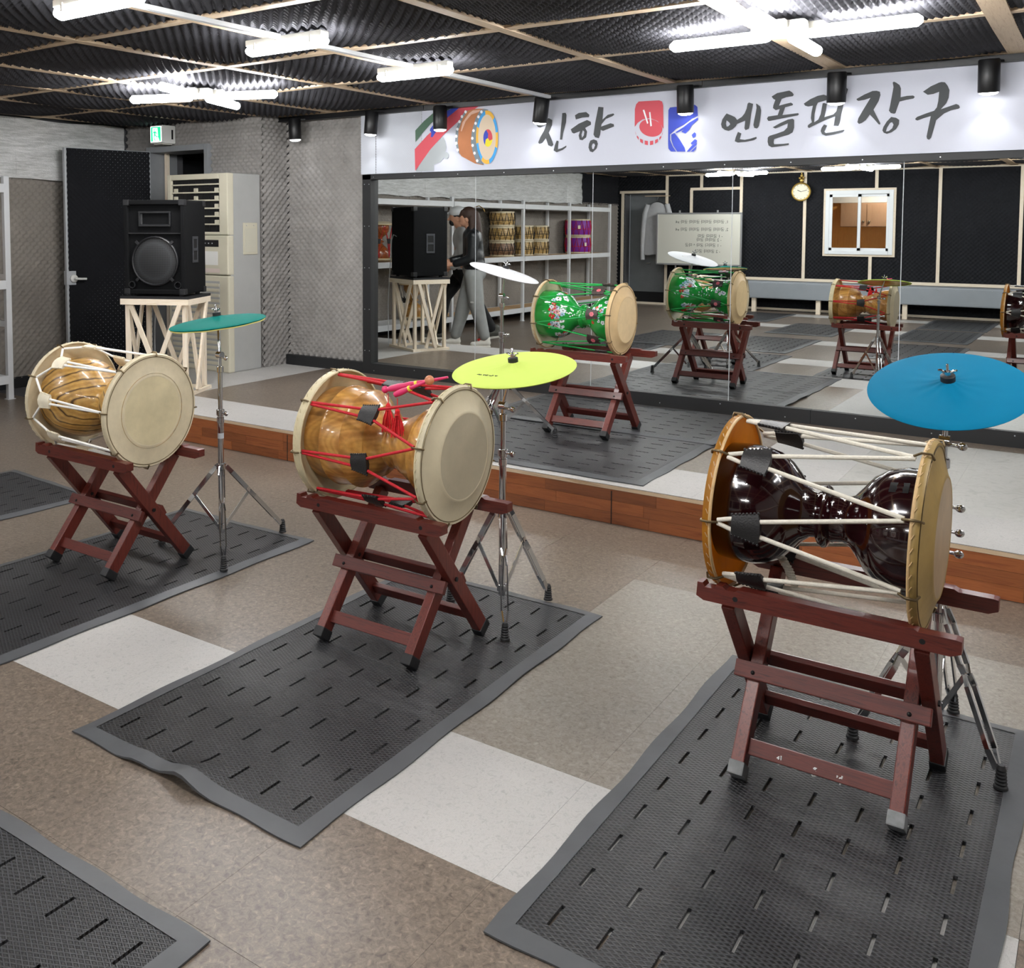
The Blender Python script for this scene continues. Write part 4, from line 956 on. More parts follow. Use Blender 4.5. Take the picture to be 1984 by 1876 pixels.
# ------------------------------------------------------------------ drum stands
def drum_stand(x, y, z, label, caps='rubber', hook=False):
    t = thing('drum_stand', label, 'stand', (x, y, z), 0, 'folding wooden drum stands')
    yr = .172
    for s in (-1, 1):
        o = -.035 if s > 0 else 0.0
        prof = [(-.315, .492), (-.295, .482), (.295, .482), (.318, .492), (.318, .522), (.305, .524), (.225, .524), (.215, .530), (.17, .530), (-.20, .530), (-.21, .523), (-.235, .523), (-.245, .530), (-.262, .530), (-.268, .519), (-.292, .519), (-.298, .530), (-.312, .530)]
        prof = [(a+(.045 if s > 0 else 0), b-.016) for a, b in prof]
        rail = MB().prism(prof, lambda a, b, q: (a, q, b), s*yr-.018, s*yr+.018).build('top_rail', 'red_wood', t)
        for hx_ in (-.21, .235): MB().lathe([(s*yr-.0185 if s < 0 else s*yr+.0185, .007), (s*yr, .007)], 10, 'y', True, Matrix.Translation((hx_+(.045 if s > 0 else 0), 0, .487))).build('bolt_hole', 'port_black', rail)
    for s in (-1, 1):
        for kind in (0, 1):      # 0: foot in front, reaches the back rail (inner pair); 1: foot at the back (outer pair)
            xx = s*(.193 if kind == 0 else .233)
            y0, y1 = (-.195, yr-.012) if kind == 0 else (.195, -yr+.012)
            leg = MB().bar((xx, y0, .02), (xx, y1, .470), .035, .052, (0, 1, 0), .003).build('leg', 'red_wood_leg', t)
            d = Vector((0, y1-y0, .450)).normalized()
            p0 = Vector((xx, y0, .02))-d*.010; p1 = Vector((xx, y0, .02))+d*.026
            MB().bar(p0, p1, .041, .058, (0, 1, 0), .004).build('rubber_foot', caps if kind == 0 else 'rubber', leg)
        MB().lathe([(s*.175, .008), (s*.256, .008)], 10, 'x', True, Matrix.Translation((0, 0, .262))).build('pivot_bolt', 'black_metal', t)
    def on_leg(kind, h):
        y0, y1 = (-.195, yr-.012) if kind == 0 else (.195, -yr+.012)
        return y0+(y1-y0)*(h-.02)/.450
    # stretchers low between the feet and bars near the pivot
    MB().bar((-.176, on_leg(0, .078), .078), (.176, on_leg(0, .078), .078), .020, .042, (0, .6, 1), .002).build('stretcher', 'red_wood', t)
    MB().bar((-.216, on_leg(1, .085), .085), (.216, on_leg(1, .085), .085), .020, .042, (0, -.6, 1), .002).build('stretcher', 'red_wood', t)
    for kind, s in ((0, -1), (1, 1)):
        yy = on_leg(kind, .245)+s*.040
        b = MB().bar((-.245, yy, .245), (.245, yy, .245), .020, .045, (0, -s*.55, 1), .003).build('cross_bar', 'red_wood', t)
        for hx_ in (-.195, .195): MB().ball((hx_, yy+s*.011, .245), .006).build('bolt', 'black_metal', b)
    return t

# ------------------------------------------------------------------ hourglass drums
def ringpt(x, r, a): return Vector((x, r*math.cos(a), r*math.sin(a)))
def hourglass_drum(loc, label, prof, L, R, mouth, shell, skins, rope, tab_mat, mode, tab_t, phase=0.0, n=8, rope_r=.0052, prot=(.022, .030), tilt=0.0, tab_len=.058, hoop='hoop_wood', tabs_w=(.030, .018), parent_cat='drum', rz=0.0, group='hourglass drums', small=False, skirt=(.014, .012)):
    t = thing('hourglass_drum', label, parent_cat, (loc[0], loc[1], loc[2]-R), rz, group)
    off = Matrix.Translation((0, 0, R)) @ Matrix.Rotation(tilt, 4, 'Y')
    def fin(o): o.matrix_local = off @ o.matrix_local; return o
    b = MB(); b.lathe(prof, 56, 'x'); body = fin(b.build('body', shell, t, 50))
    hl = L/2
    for side, s in ((0, -1), (1, 1)):
        rm = mouth[side]; pr = prot[side]; xh = s*hl; sk = skirt[side]
        h = MB(); h.lathe([(xh+s*(pr-.001), rm-.004), (xh+s*pr, rm), (xh+s*(pr-.004), rm+.006), (xh+s*.004, R-.010), (xh+s*.006, R), (xh-s*.003, R+.005), (xh-s*sk*.92, R+.003), (xh-s*sk, R-.002), (xh-s*.008, R-.006), (xh-s*.004, R-.014), (xh+s*(pr-.012), rm+.002), (xh+s*(pr-.006), rm-.004)], 64, 'x')
        hd = fin(h.build('drumhead', skins[2*side], t, 50))
        MB().lathe([(xh+s*(pr-.0015), 0.0), (xh+s*(pr-.001), rm*.6), (xh+s*(pr-.001), rm-.003)], 64, 'x').build('head_patch', skins[2*side+1], hd, 60)
        MB().tube([ringpt(xh-s*sk, R+.001, 2*math.pi*k/64) for k in range(64)], .0045, 8, closed=True).build('hoop', hoop, hd, 60)
        if not small:
            MB().tube([ringpt(xh+s*.0062, R-.009, 2*math.pi*k/64) for k in range(64)], .0013, 5, closed=True).build('edge_wire', 'iron_hook', hd, 60)
            sw = MB()
            for k in range(48):
                a = 2*math.pi*k/48; sw.tube([ringpt(xh-s*.004, R+.0062, a), ringpt(xh-s*.010, R+.0065, a+.05)], .0013, 4)
            sw.build('stitching', hoop, hd)
    da = math.pi/n
    lefts = [phase+2*da*k for k in range(n)]; rights = [a+da for a in lefts]
    xl_, xr_ = -hl+.012, hl-.012
    Rh = R+.006
    if not small:
        for a in lefts: fin(MB().tube([ringpt(-hl-.010, R-.004, a), ringpt(-hl-.006, Rh+.004, a), ringpt(-hl+.016, Rh+.004, a), ringpt(-hl+.034, R-.002, a)], .0035, 6).build('hook', 'iron_hook', t, 60))
        for a in rights: fin(MB().tube([ringpt(hl+.012, R-.006, a), ringpt(hl+.006, Rh+.004, a), ringpt(hl-.016, Rh+.004, a), ringpt(hl-.034, R-.002, a)], .0035, 6).build('hook', 'iron_hook', t, 60))
    ropes = MB(); Rt = R-.008
    tx = -hl+L*tab_t
    Rtab = R*(1-.055*math.sin(math.pi*tab_t))
    for k in range(n):
        if mode == 'gather_left':    # pair runs from a left hook to the tab, then opens to two right hooks
            a = lefts[k]; e = (rights[k], rights[k-1])
            for q, sg in ((0, 1), (1, -1)):
                ropes.tube([ringpt(-hl+.032, Rt, a+sg*.004/Rt), ringpt(tx-tab_len*.5, Rtab, a+sg*.014/Rtab), ringpt(tx+tab_len*.35, Rtab, a+sg*.016/Rtab), ringpt(hl-.030, Rt, e[q]+(-sg)*.012)], rope_r, 7)
        else:
            a = rights[k]; e = (lefts[(k+1) % n], lefts[k])
            for q, sg in ((0, 1), (1, -1)):
                ropes.tube([ringpt(-hl+.030, Rt, e[q]-sg*.012), ringpt(tx-tab_len*.35, Rtab, a+sg*.016/Rtab), ringpt(tx+tab_len*.5, Rtab, a+sg*.010/Rtab), ringpt(hl-.032, Rt, a)], rope_r, 7)
    fin(ropes.build('rope', rope, t, 60))
    sgn = 1 if mode == 'gather_left' else -1
    for k in range(n):
        a = lefts[k] if mode == 'gather_left' else rights[k]
        wa, wb = tabs_w[1], tabs_w[0]
        tb = MB(); vs = []; m = 5
        for lay in (.009, -.009):
            for i in range(m):
                s_ = i/(m-1); xx = tx+sgn*tab_len*(s_-.45); w = wa+(wb-wa)*s_**1.2
                for j in range(5):
                    q = -1+2*j/4
                    bulge = lay*(1-.55*q*q)
                    xo = sgn*.008*(1-q*q) if i == m-1 else 0
                    vs.append(ringpt(xx+xo, Rtab+bulge, a+q*w/Rtab))
        fs = []
        for lay in (0, 1):
            for i in range(m-1):
                for j in range(4):
                    o0 = lay*m*5+i*5+j; fs.append((o0, o0+1, o0+6, o0+5))
        for i in range(m-1):
            for j in (0, 4): fs.append((i*5+j, (i+1)*5+j, m*5+(i+1)*5+j, m*5+i*5+j))
        for j in range(4):
            for i in (0, m-1): fs.append((i*5+j, i*5+j+1, m*5+i*5+j+1, m*5+i*5+j))
        tb.add(vs, fs); tab = fin(tb.build('leather_tab', tab_mat, t, 50))
        if not small:
            for q in (-1, 1):
                st = MB()
                for i in range(8):
                    s_ = i/7; xx = tx+sgn*tab_len*(s_-.45); w = wa+(wb-wa)*s_**1.2
                    st.ball(ringpt(xx, Rtab+.002, a+q*(w+.001)/Rtab), .0042, 6, 4)
                o = st.build('stitching', tab_mat, tab, 60)
    return t, off

prof_wave = [(-.285, .168), (-.25, .172), (-.20, .178), (-.15, .174), (-.10, .155), (-.06, .120), (-.03, .088), (-.01, .075), (.01, .075), (.03, .085), (.07, .115), (.12, .150), (.17, .163), (.22, .166), (.285, .160)]
prof_gold = [(-.285, .170), (-.25, .174), (-.206, .177), (-.2, .1835), (-.194, .177), (-.15, .176), (-.119, .170), (-.112, .178), (-.105, .166), (-.07, .140), (-.051, .121), (-.046, .129), (-.041, .114), (-.015, .088), (0, .080), (.008, .088), (.016, .088), (.022, .080), (.032, .079), (.038, .086), (.046, .09), (.06, .096), (.066, .101), (.072, .10), (.10, .116), (.149, .139), (.155, .147), (.161, .141), (.20, .152), (.285, .156)]
prof_lacq = [(-.265, .160), (-.22, .164), (-.17, .163), (-.13, .152), (-.10, .132), (-.075, .105), (-.055, .078), (-.035, .062), (-.018, .060), (-.014, .072), (-.008, .080), (0, .084), (.008, .080), (.013, .070), (.018, .062), (.022, .066), (.028, .062), (.05, .060), (.07, .070), (.09, .095), (.115, .128), (.15, .152), (.19, .163), (.23, .163), (.265, .158)]
prof_green = [(-.275, .150), (-.24, .153), (-.19, .152), (-.14, .142), (-.10, .122), (-.07, .090), (-.05, .070), (-.03, .060), (-.015, .060), (-.012, .072), (-.004, .076), (.004, .076), (.012, .070), (.016, .062), (.03, .060), (.06, .074), (.09, .102), (.12, .128), (.16, .143), (.21, .148), (.275, .146)]

drum_stand(-3.545, -3.945, MT, 'red-stained folding stand carrying the wavy-grained drum with white ropes')
drum_stand(-2.052, -3.866, MT, 'red-stained folding stand carrying the drum with red ropes')
st_d = drum_stand(-.578, -3.872, MT, 'red-stained folding stand with white writing under the maroon drum', caps='rubber_grey')
drum_stand(-2.622, -1.105, ZS+MT, 'red-stained folding stand on the stage carrying the green flowered drum')
hourglass_drum((-3.575, -3.945, .712), 'hourglass drum with wavy wood grain, white ropes and pale leather tabs', prof_wave, .55, .238, (.158, .150), 'shell_ring', ('skin_cream', 'skin_cream', 'skin_cream', 'skin_pale'), 'rope_bright', 'leather_cream', 'gather_right', .24, .3, tilt=.02, hoop='skin_cream', tabs_w=(.032, .026), tab_len=.07, prot=(.022, .012))
hourglass_drum((-2.066, -3.866, .716), 'golden brown hourglass drum with red ropes and black leather tabs', prof_gold, .54, .234, (.168, .150), 'shell_gold', ('skin_pale', 'skin_pale', 'skin_grey_rim', 'skin_grey'), 'rope_red', 'leather', 'gather_left', .52, .12, tilt=.02, hoop='skin_pale', tabs_w=(.036, .026), tab_len=.062, skirt=(.028, .012))
dk, dko = hourglass_drum((-.608, -3.872, .712), 'dark maroon lacquered hourglass drum with off-white ropes and amber skins', prof_lacq, .50, .238, (.158, .155), 'lacquer_maroon', ('skin_amber', 'skin_amber', 'skin_tan', 'skin_tan_in'), 'rope_white', 'leather', 'gather_left', .20, .0, rope_r=.0060, tilt=.02, tabs_w=(.040, .026), tab_len=.066)
gd, gdo = hourglass_drum((-2.671, -1.087, .922), 'bright green hourglass drum painted with white and red flowers on the stage', prof_green, .51, .213, (.148, .140), 'lacquer_green', ('skin_cream', 'skin_cream', 'skin_gold', 'skin_gold_in'), 'rope_green', 'leather_brown', 'gather_right', .80, .2, rope_r=.0044, tilt=.02, tabs_w=(.032, .022), tab_len=.07, hoop='skin_gold')

# painted flowers on the green drum
def on_body(prof, x, a, lift=.0012):
    for (x0, r0), (x1, r1) in zip(prof[:-1], prof[1:]):
        if x0 <= x <= x1:
            r = r0+(r1-r0)*(x-x0)/(x1-x0); return ringpt(x, r+lift, a), r
    return ringpt(x, .1, a), .1
fl = {k: MB() for k in ('flower_white', 'flower_red', 'flower_blue', 'flower_pink', 'flower_yellow', 'flower_black')}
rf = random.Random(11)
def blob(key, x, a, r, lift):
    c, rr = on_body(prof_green, x, a, lift)
    pts = []
    for k in range(7):
        th = 2*math.pi*k/7
        p, _ = on_body(prof_green, x+r*math.cos(th), a+r*math.sin(th)/max(rr, .05), lift); pts.append(p)
    fl[key].add([c]+pts, [(0, 1+k, 1+(k+1) % 7) for k in range(7)])
def flower(key, x, a, r):
    _, rr = on_body(prof_green, x, a)
    for k in range(5):
        th = 2*math.pi*k/5+rf.random()
        blob(key, x+r*math.cos(th), a+r*math.sin(th)/rr, r*.72, .0012)
    blob('flower_black' if key != 'flower_red' else 'flower_yellow', x, a, r*.35, .0018)
for side in (0, 1, 2):
    a0 = math.pi+side*2.1-.35
    for k in range(34):
        a = a0+rf.uniform(-.9, .95); x = -.125+.012*math.sin((a-a0)*5)+rf.uniform(-.032, .032)
        flower(rf.choice(['flower_white', 'flower_white', 'flower_white', 'flower_blue', 'flower_red']), x, a, rf.uniform(.007, .0125))
        blob(rf.choice(['flower_black', 'flower_yellow', 'flower_blue']), x+rf.uniform(-.02, .02), a+rf.uniform(-.1, .1), .004, .0009)
    for k in range(5): flower('flower_red', -.135+rf.uniform(-.03, .03), a0+rf.uniform(-.6, .7), .011)
    for k in range(12): blob(rf.choice(['flower_white', 'flower_blue']), rf.uniform(-.08, .09), a0+rf.uniform(-.9, .9), .0045, .0012)
    for k in range(13): flower(rf.choice(['flower_white', 'flower_blue', 'flower_red', 'flower_white']), .155+rf.uniform(-.045, .04), a0+rf.uniform(-.5, .6), rf.uniform(.006, .010))
body_g = [c for c in gd.children if c.name.startswith('body')][0]
for k, b in fl.items():
    if b.f: b.build('painted_flowers', k, body_g)['kind'] = 'stuff'
for tab in [c for c in gd.children if c.name.startswith('leather_tab')]:
    me = tab.data; ctr = sum((v.co for v in me.vertices), Vector())/len(me.vertices)
    a = math.atan2(ctr.z, ctr.y); b = MB(); c0 = ringpt(ctr.x, math.hypot(ctr.y, ctr.z)+.0105, a)
    tx_ = Vector((1, 0, 0)); ty_ = Vector((0, -math.sin(a), math.cos(a)))
    for k in range(6):
        th = k*math.pi/3; cc = c0+(tx_*math.cos(th)+ty_*math.sin(th))*.008
        b.add([cc+(tx_*math.cos(q*.9)+ty_*math.sin(q*.9))*.007 for q in range(7)], [tuple(range(7))])
    b.build('painted_rose', 'flower_pink', tab)
# slack cord hanging beneath the maroon drum and maker's plate
b = MB()
b.tube([Vector((-.14+.05*math.sin(k*.02), .06+.0*k, -.14-.0013*k))+Vector((.010*math.cos(k*1.2), .010*math.sin(k*1.2), 0)) for k in range(70)], .0042, 6)
o = b.build('coiled_cord', 'rope_white', dk, 60); o.matrix_local = dko
pl = MB(); ang = math.radians(118)
vs = []
for i in range(2):
    for j in range(4):
        p, _ = on_body(prof_lacq, .165+.045*i, ang+.07*j, .002); vs.append(p)
pl.add(vs, [(j, j+1, j+5, j+4) for j in range(3)]); o = pl.build('maker_plate', 'black_metal', dk); o.matrix_local = dko
# handwriting on the maroon drum's stand
wr = MB()
yy = -.195+(.172-.012+.195)*(.078-.02)/.450
def stroke(pts, w=.0021):
    q = []
    for u, v in pts:
        p = hit(1480+u/9.92, 1440+v/9.92, 1, -3.872+yy-.0125); q.append((p[0]+.578, p[1]+3.872-.0, p[2]-MT))
    wr.tube(q, w, 5)
for s_ in ([(255,290),(300,262),(290,300),(250,335)], [(335,255),(330,320),(305,385)], [(255,375),(290,410),(315,380),(270,372)],
           [(955,495),(980,480),(1010,490),(990,510),(955,495)], [(895,530),(1005,540)], [(985,545),(960,600)], [(915,570),(930,630),(1000,637)],
           [(1415,630),(1390,710),(1470,735)], [(1430,680),(1500,672)], [(1430,705),(1495,700)], [(1505,640),(1490,720),(1460,800)]): stroke(s_)
wr.build('handwriting', 'ink_white', st_d)

# ------------------------------------------------------------------ cymbals and stands
def cymbal(c, nrm, R, cover, label, trim=None, scallop=.0, ink=None, cup=.012, bell=.02):
    nv = Vector(nrm).normalized()
    q = Vector((0, 0, 1)).rotation_difference(nv)
    t = thing('cymbal', label, 'cymbal', c, 0, 'fabric-covered cymbals'); t.rotation_mode = 'QUATERNION'; t.rotation_quaternion = q
    pr = [(bell, .012), (bell-.002, .022), (bell-.010, .05), (.004, R*.55), (-.004, R*.9), (-.008, R-.004), (-.0105, R), (-.014, R-.003)]
    n = 72; m = MB(); vs = []; fs = []
    full = [(z, r, 0) for z, r in pr]+[(-.0165, R-.012, 1), (-.0145, R-.030, 2)]
    for z, r, k in full:
        for i in range(n):
            a = 2*math.pi*i/n; rr = r; zz = z
            if k == 2: rr = r-scallop*abs(math.sin(a*9)); zz = z-.004*abs(math.sin(a*9))*(scallop > 0)
            if r < R*.5: zz += .0012*math.sin(a*13)*(r/(R*.5))
            vs.append((rr*math.cos(a), rr*math.sin(a), zz))
    for j in range(len(full)-1):
        for i in range(n): i2 = (i+1) % n; fs.append((j*n+i, j*n+i2, (j+1)*n+i2, (j+1)*n+i))
    m.add(vs, fs); m.build('cover', cover, t, 60)
    MB().lathe([(-.012, R-.03), (-.008, R*.5), (.002, .05), (.012, .02)], 48, 'z').build('bronze_plate', 'brass', t, 60)
    if trim: MB().tube([((R-.006)*math.cos(2*math.pi*k/72), (R-.006)*math.sin(2*math.pi*k/72), -.0165-.002*abs(math.sin(k*.39))) for k in range(72)], .0028, 6, closed=True).build('piping', trim, t, 60)
    MB().lathe([(bell-.004, .019), (bell+.014, .019), (bell+.016, .015), (bell+.016, .006)], 24, 'z').build('felt_washer', 'rubber', t, 40)
    nut = MB(); z0 = bell+.016
    nut.lathe([(z0-.02, .0035), (z0+.034, .0035), (z0+.036, .001)], 10, 'z', True); nut.lathe([(z0, .009), (z0+.012, .008)], 12, 'z', True)
    for s in (-1, 1): nut.tube([(s*.006, 0, z0+.006), (s*.016, 0, z0+.014), (s*.024, s*.002, z0+.015)], [.004, .0045, .003], 8)
    nut.build('wing_nut', 'chrome', t, 50)
    if ink:
        w = MB(); ri = random.Random(5)
        for k in range(ink[1]):
            u = ink[2]+k*ink[3]; v = ink[4]+k*ink[5]
            for s in range(3):
                a, b = ri.uniform(-.006, .006), ri.uniform(-.006, .006); c2, d2 = ri.uniform(-.006, .006), ri.uniform(-.006, .006)
                rr_ = math.hypot(u, v); zt = .0045-.0095*max(0, (rr_-R*.55)/(R*.45)) if rr_ > R*.55 else .004+(bell-.014)*max(0, 1-rr_/(R*.55))
                w.tube([(u+a, v+b, zt+.001), (u+c2, v+d2, zt+.001)], .0009, 4)
        w.build('handwriting', ink[0], t)
    return t
def cymbal_stand(base, z0, feet, hub, low, top, label, knee=None, clamps=(), tape=False):
    t = thing('cymbal_stand', label, 'stand', (base[0], base[1], z0), 0, 'chrome cymbal stands')
    bx, by = base; tx, ty, tz = top[0]-bx, top[1]-by, top[2]-z0
    zmid = .62
    MB().tube([(0, 0, low-.03), (0, 0, zmid)], .0135, 14).build('lower_tube', 'chrome', t, 50)
    zk = tz-.16
    MB().tube([(0, 0, zmid-.02), (0, 0, min(zk, .95)*.75+zmid*.25)], .0105, 14).build('middle_tube', 'chrome', t, 50)
    MB().tube([(0, 0, zmid+.02), (0, 0, zk), (tx*.6, ty*.6, tz-.06), (tx, ty, tz)], [.008, .008, .006, .004], 12).build('upper_rod', 'chrome', t, 50)
    for z, r in ((hub, .022), (hub-.03, .018), (low, .02), (zmid, .019), (zmid-.035, .0165), (min(zk, .95)*.75+zmid*.25, .016)):
        MB().lathe([(z-.014, r*.8), (z-.012, r), (z+.012, r), (z+.014, r*.8)], 16, 'z', True).build('collar', 'chrome', t, 40)
    for z in (zmid, zk-.01)+tuple(clamps):
        MB().tube([(.01, 0, z), (.035, -.006, z)], .005, 8).ball((.045, -.008, z), .013, 10, 6, (1, .4, .9)).build('wing_screw', 'chrome', t, 50)
    MB().tube([(-.014, 0, zk), (.014, 0, zk)], .016, 14).build('tilter', 'chrome', t, 40)
    for fx, fy in feet:
        d = Vector((fx-bx, fy-by, 0)); L = d.length; d.normalize(); sd = Vector((-d.y, d.x, 0))
        foot = d*L+Vector((0, 0, .045)); top_ = d*.022+Vector((0, 0, hub)); mid = top_.lerp(foot, .42)
        leg = MB()
        for s in (-1, 1):
            p = [top_+sd*s*.007, top_.lerp(foot, .1)+sd*s*.012, top_.lerp(foot, .36)+sd*s*.012, mid+sd*s*.007, top_.lerp(foot, .50)+sd*s*.012, top_.lerp(foot, .88)+sd*s*.012, foot+sd*s*.005]
            for a, b in zip(p[:-1], p[1:]): leg.bar(a, b, .005, .018, (0, 0, 1))
        lg = leg.build('leg', 'chrome', t)
        MB().bar(mid, d*.018+Vector((0, 0, low)), .004, .014, (0, 0, 1)).build('brace', 'chrome', t)
        r = []
        for k in range(6): r += [(.006+k*.009, .017-.0009*k), (.006+k*.009+.004, .0135-.0006*k)]
        MB().lathe([(0, .018)]+r+[(.062, .008)], 14, 'z', True, Matrix.Translation(foot*1.0+d*.010+Vector((0, 0, -.045)))).build('rubber_foot', 'rubber', t, 30)
    if tape: MB().lathe([(.50, .0142), (.525, .0142)], 14, 'z').build('maker_band', 'label_grey', t)
    return t
cymbal((-1.808, -3.467, .966), (-.026, -.171, 1), .233, 'cover_yellow', 'bright yellow-green covered cymbal beside the red-roped drum', ink=('ink_black', 7, -.075, .013, -.13, -.001))
cymbal_stand((-1.852, -3.468), MT, [(-1.775, -3.256), (-1.726, -3.661), (-2.068, -3.482)], .415, .10, (-1.808, -3.467, .975), 'chrome tripod stand under the yellow-green cymbal')
cymbal((-.367, -3.55, 1.046), (-.016, -.426, 1), .207, 'cover_blue', 'sky blue covered cymbal above the maroon drum')
cymbal_stand((-.372, -3.545), MT, [(-.205, -3.69), (-.56, -3.65), (-.354, -3.325)], .40, .11, (-.367, -3.55, 1.05), 'chrome tripod stand under the sky blue cymbal', clamps=(.69, .56))
cymbal((-3.345, -3.52, 1.055), (-.066, -.102, 1), .222, 'cover_teal', 'teal covered cymbal with yellow piping beside the wavy-grained drum', 'trim_yellow', .010, bell=.022)
cymbal_stand((-3.302, -3.548), MT, [(-3.211, -3.252), (-3.06, -3.765), (-3.544, -3.685)], .37, .09, (-3.345, -3.52, 1.06), 'chrome tripod stand under the teal cymbal', tape=True)
cymbal((-2.965, -1.563, 1.214), (.283, .067, 1), .214, 'cover_white', 'white covered cymbal with handwriting above the stage', None, .008, ink=('ink_grey', 9, -.06, .016, .09, -.012))
cymbal_stand((-2.985, -1.56), ZS+MT, [(-2.715, -1.40), (-3.247, -1.423), (-2.95, -1.87)], .34, .08, (-2.965, -1.563, 1.225), 'chrome tripod stand under the white cymbal on the stage')

# ------------------------------------------------------------------ sticks with tassels resting on the red-roped drum
def px_on(u, v, y): p = hit(u, v, 1, y); return Vector(p)
ym = -3.94
s1 = thing('drumstick', 'pink drumstick with yellow bands and a red tassel lying across the red ropes', 'drumstick', (-2.03, ym, .93))
def loc(p): return p-Vector((-2.03, ym, .93))
a = loc(px_on(748, 755, ym)); b_ = loc(px_on(868, 731, ym+.05))
pts = [a.lerp(b_, k/10) for k in range(11)]
MB().tube(pts, [.006, .012, .013, .011, .012, .010, .008, .006, .006, .005, .004], 10).build('shaft', 'stick_pink', s1, 60)
MB().tube([a.lerp(b_, .47), a.lerp(b_, .52)], .0105, 10).build('band', 'stick_yellow', s1)
MB().ball(a-Vector((.004, 0, 0)), .013).build('knob', 'stick_pink', s1, 60)
def tassel(t, top, l=.10):
    MB().tube([top, top-Vector((0, 0, .035))], .0016, 6).build('tassel_cord', 'tassel_red', t)
    k0 = top-Vector((0, 0, .035)); tb = MB(); rt = random.Random(2)
    tb.lathe([(0, .004), (-.008, .009), (-.02, .008), (-.024, .011)], 12, 'z', True, Matrix.Translation(k0))
    for k in range(46):
        an = rt.uniform(0, 6.28); r = rt.uniform(.2, 1); e = .028*r
        tb.tube([k0+Vector((.006*math.cos(an)*r, .006*math.sin(an)*r, -.018)), k0+Vector((.7*e*math.cos(an), .7*e*math.sin(an), -.05)), k0+Vector((e*math.cos(an), e*math.sin(an), -.095+rt.uniform(-.008, .012)))], .0016, 4)
    tb.build('tassel', 'tassel_red', t)
tassel(s1, loc(px_on(752, 762, ym-.015)))
s2 = thing('drumstick', 'pink drumstick with a round wooden tip and red tassel on the red-roped drum', 'drumstick', (-2.0, ym, .93))
def loc(p): return p-Vector((-2.0, ym, .93))
a = loc(px_on(765, 765, ym-.01)); b_ = loc(px_on(832, 737, ym+.02))
MB().tube([a.lerp(b_, k/6) for k in range(7)], [.010, .012, .010, .007, .006, .005, .005], 10).build('shaft', 'stick_pink', s2, 60)
MB().tube([a.lerp(b_, .40), a.lerp(b_, .46)], .011, 10).build('band', 'stick_yellow', s2)
MB().ball(b_, .017, 14, 10).build('mallet_tip', 'ball_wood', s2, 60)
tassel(s2, loc(px_on(770, 772, ym-.03)))
# ------------------------------------------------------------------ shelf unit along the left wall
shelf = thing('shelf_unit', 'long white steel shelf unit along the left wall holding drums', 'shelf', (-7.83, -5.9, 0))
def sl(p): return (p[0]+7.83, p[1]+5.9, p[2])
PY = [-1.94, -4.73, -6.72, -8.28, -9.86]
for y in PY:
    for x in (-7.62, -8.04):
        MB().box(sl((x-.02, y-.025, 0)), sl((x+.02, y+.025, 1.90)), .003).build('post', 'white_paint', shelf)
        MB().box(sl((x-.03, y-.035, 0)), sl((x+.03, y+.035, .006))).build('foot_plate', 'white_paint', shelf)
for z in (.65, 1.05): MB().box(sl((-8.02, -1.955, z-.03)), sl((-7.64, -1.925, z+.02))).build('end_rail', 'white_paint', shelf)
for y0, y1 in zip(PY[:-1], PY[1:]):
    for z in (.21, 1.02, 1.835):
        for x in (-7.605, -8.03):
            MB().box(sl((x-.015, y1+.025, z-.075)), sl((x+.015, y0-.025, z)), .003).build('beam', 'white_paint', shelf)
        if z < 1.5:
            deck = 'white_paint' if (y0 > -2 and z < .5) else 'shelf_wood'
            MB().box(sl((-8.015, y1+.03, z-.022)), sl((-7.622, y0-.03, z-.002))).build('shelf_board', deck, shelf)
        else:
            MB().box(sl((-8.015, y1+.03, z-.06)), sl((-7.622, y0-.03, z-.045))).build('shelf_board', 'white_paint', shelf)
# ------------------------------------------------------------------ barrel drums
def barrel_mesh(r, h, shell, rope, n=14):
    t = bpy.data.objects.new('barrel_drum', None); COL.objects.link(t)
    MB().lathe([(.012, r*.90), (h*.25, r*.985), (h*.5, r), (h*.75, r*.985), (h-.012, r*.90)], 40, 'z').build('shell', shell, t, 60)
    for z0, s in ((0, -1), (h, 1)):
        hd = MB().lathe([(z0-s*.028, r*.955), (z0-s*.004, r*.945), (z0, r*.91), (z0, 0)], 40, 'z').build('drumhead', 'skin_cream', t, 50)
    b = MB(); pts = []
    for k in range(2*n):
        a = math.pi*k/n; pts.append(Vector((r*.965*math.cos(a), r*.965*math.sin(a), .022 if k % 2 else h-.022)))
    full = []
    for k in range(2*n):
        p, q = pts[k], pts[(k+1) % (2*n)]; m = (p+q)/2; mm = Vector((m.x, m.y, 0)).normalized()*(r*1.02); full += [p, Vector((mm.x, mm.y, m.z))]
    b.tube(full, .006, 6, closed=True)
    b.tube([Vector((r*1.015*math.cos(2*math.pi*k/32), r*1.015*math.sin(2*math.pi*k/32), h*.42)) for k in range(32)], .005, 6, closed=True)
    b.build('lacing', rope, t, 60)
    return t
bd_a = barrel_mesh(.205, .232, 'shell_straw', 'rope_black'); bd_b = barrel_mesh(.205, .232, 'shell_brown', 'rope_black')
bd_c = barrel_mesh(.17, .242, 'shell_straw', 'rope_black'); bd_p = barrel_mesh(.225, .30, 'fabric_purple', 'rope_red')
ZSH = 1.021
def put(src, x, y, z, label, rz, grp, first):
    o = src if first else copy_tree(src)
    o.location = (x, y, z); o.rotation_euler = (0, 0, rz); tag(o, label, 'drum', grp); return o
g1 = 'barrel drums stacked on the shelf'
put(bd_b, -7.83, -6.43, ZSH, 'dark brown barrel drum at the bottom of the tall stack of three', .2, g1, True)
put(bd_a, -7.83, -6.43, ZSH+.233, 'straw-coloured barrel drum in the middle of the tall stack of three', .5, g1, True)
put(bd_a, -7.83, -6.43, ZSH+.466, 'straw-coloured barrel drum on top of the tall stack of three', 1.1, g1, False)
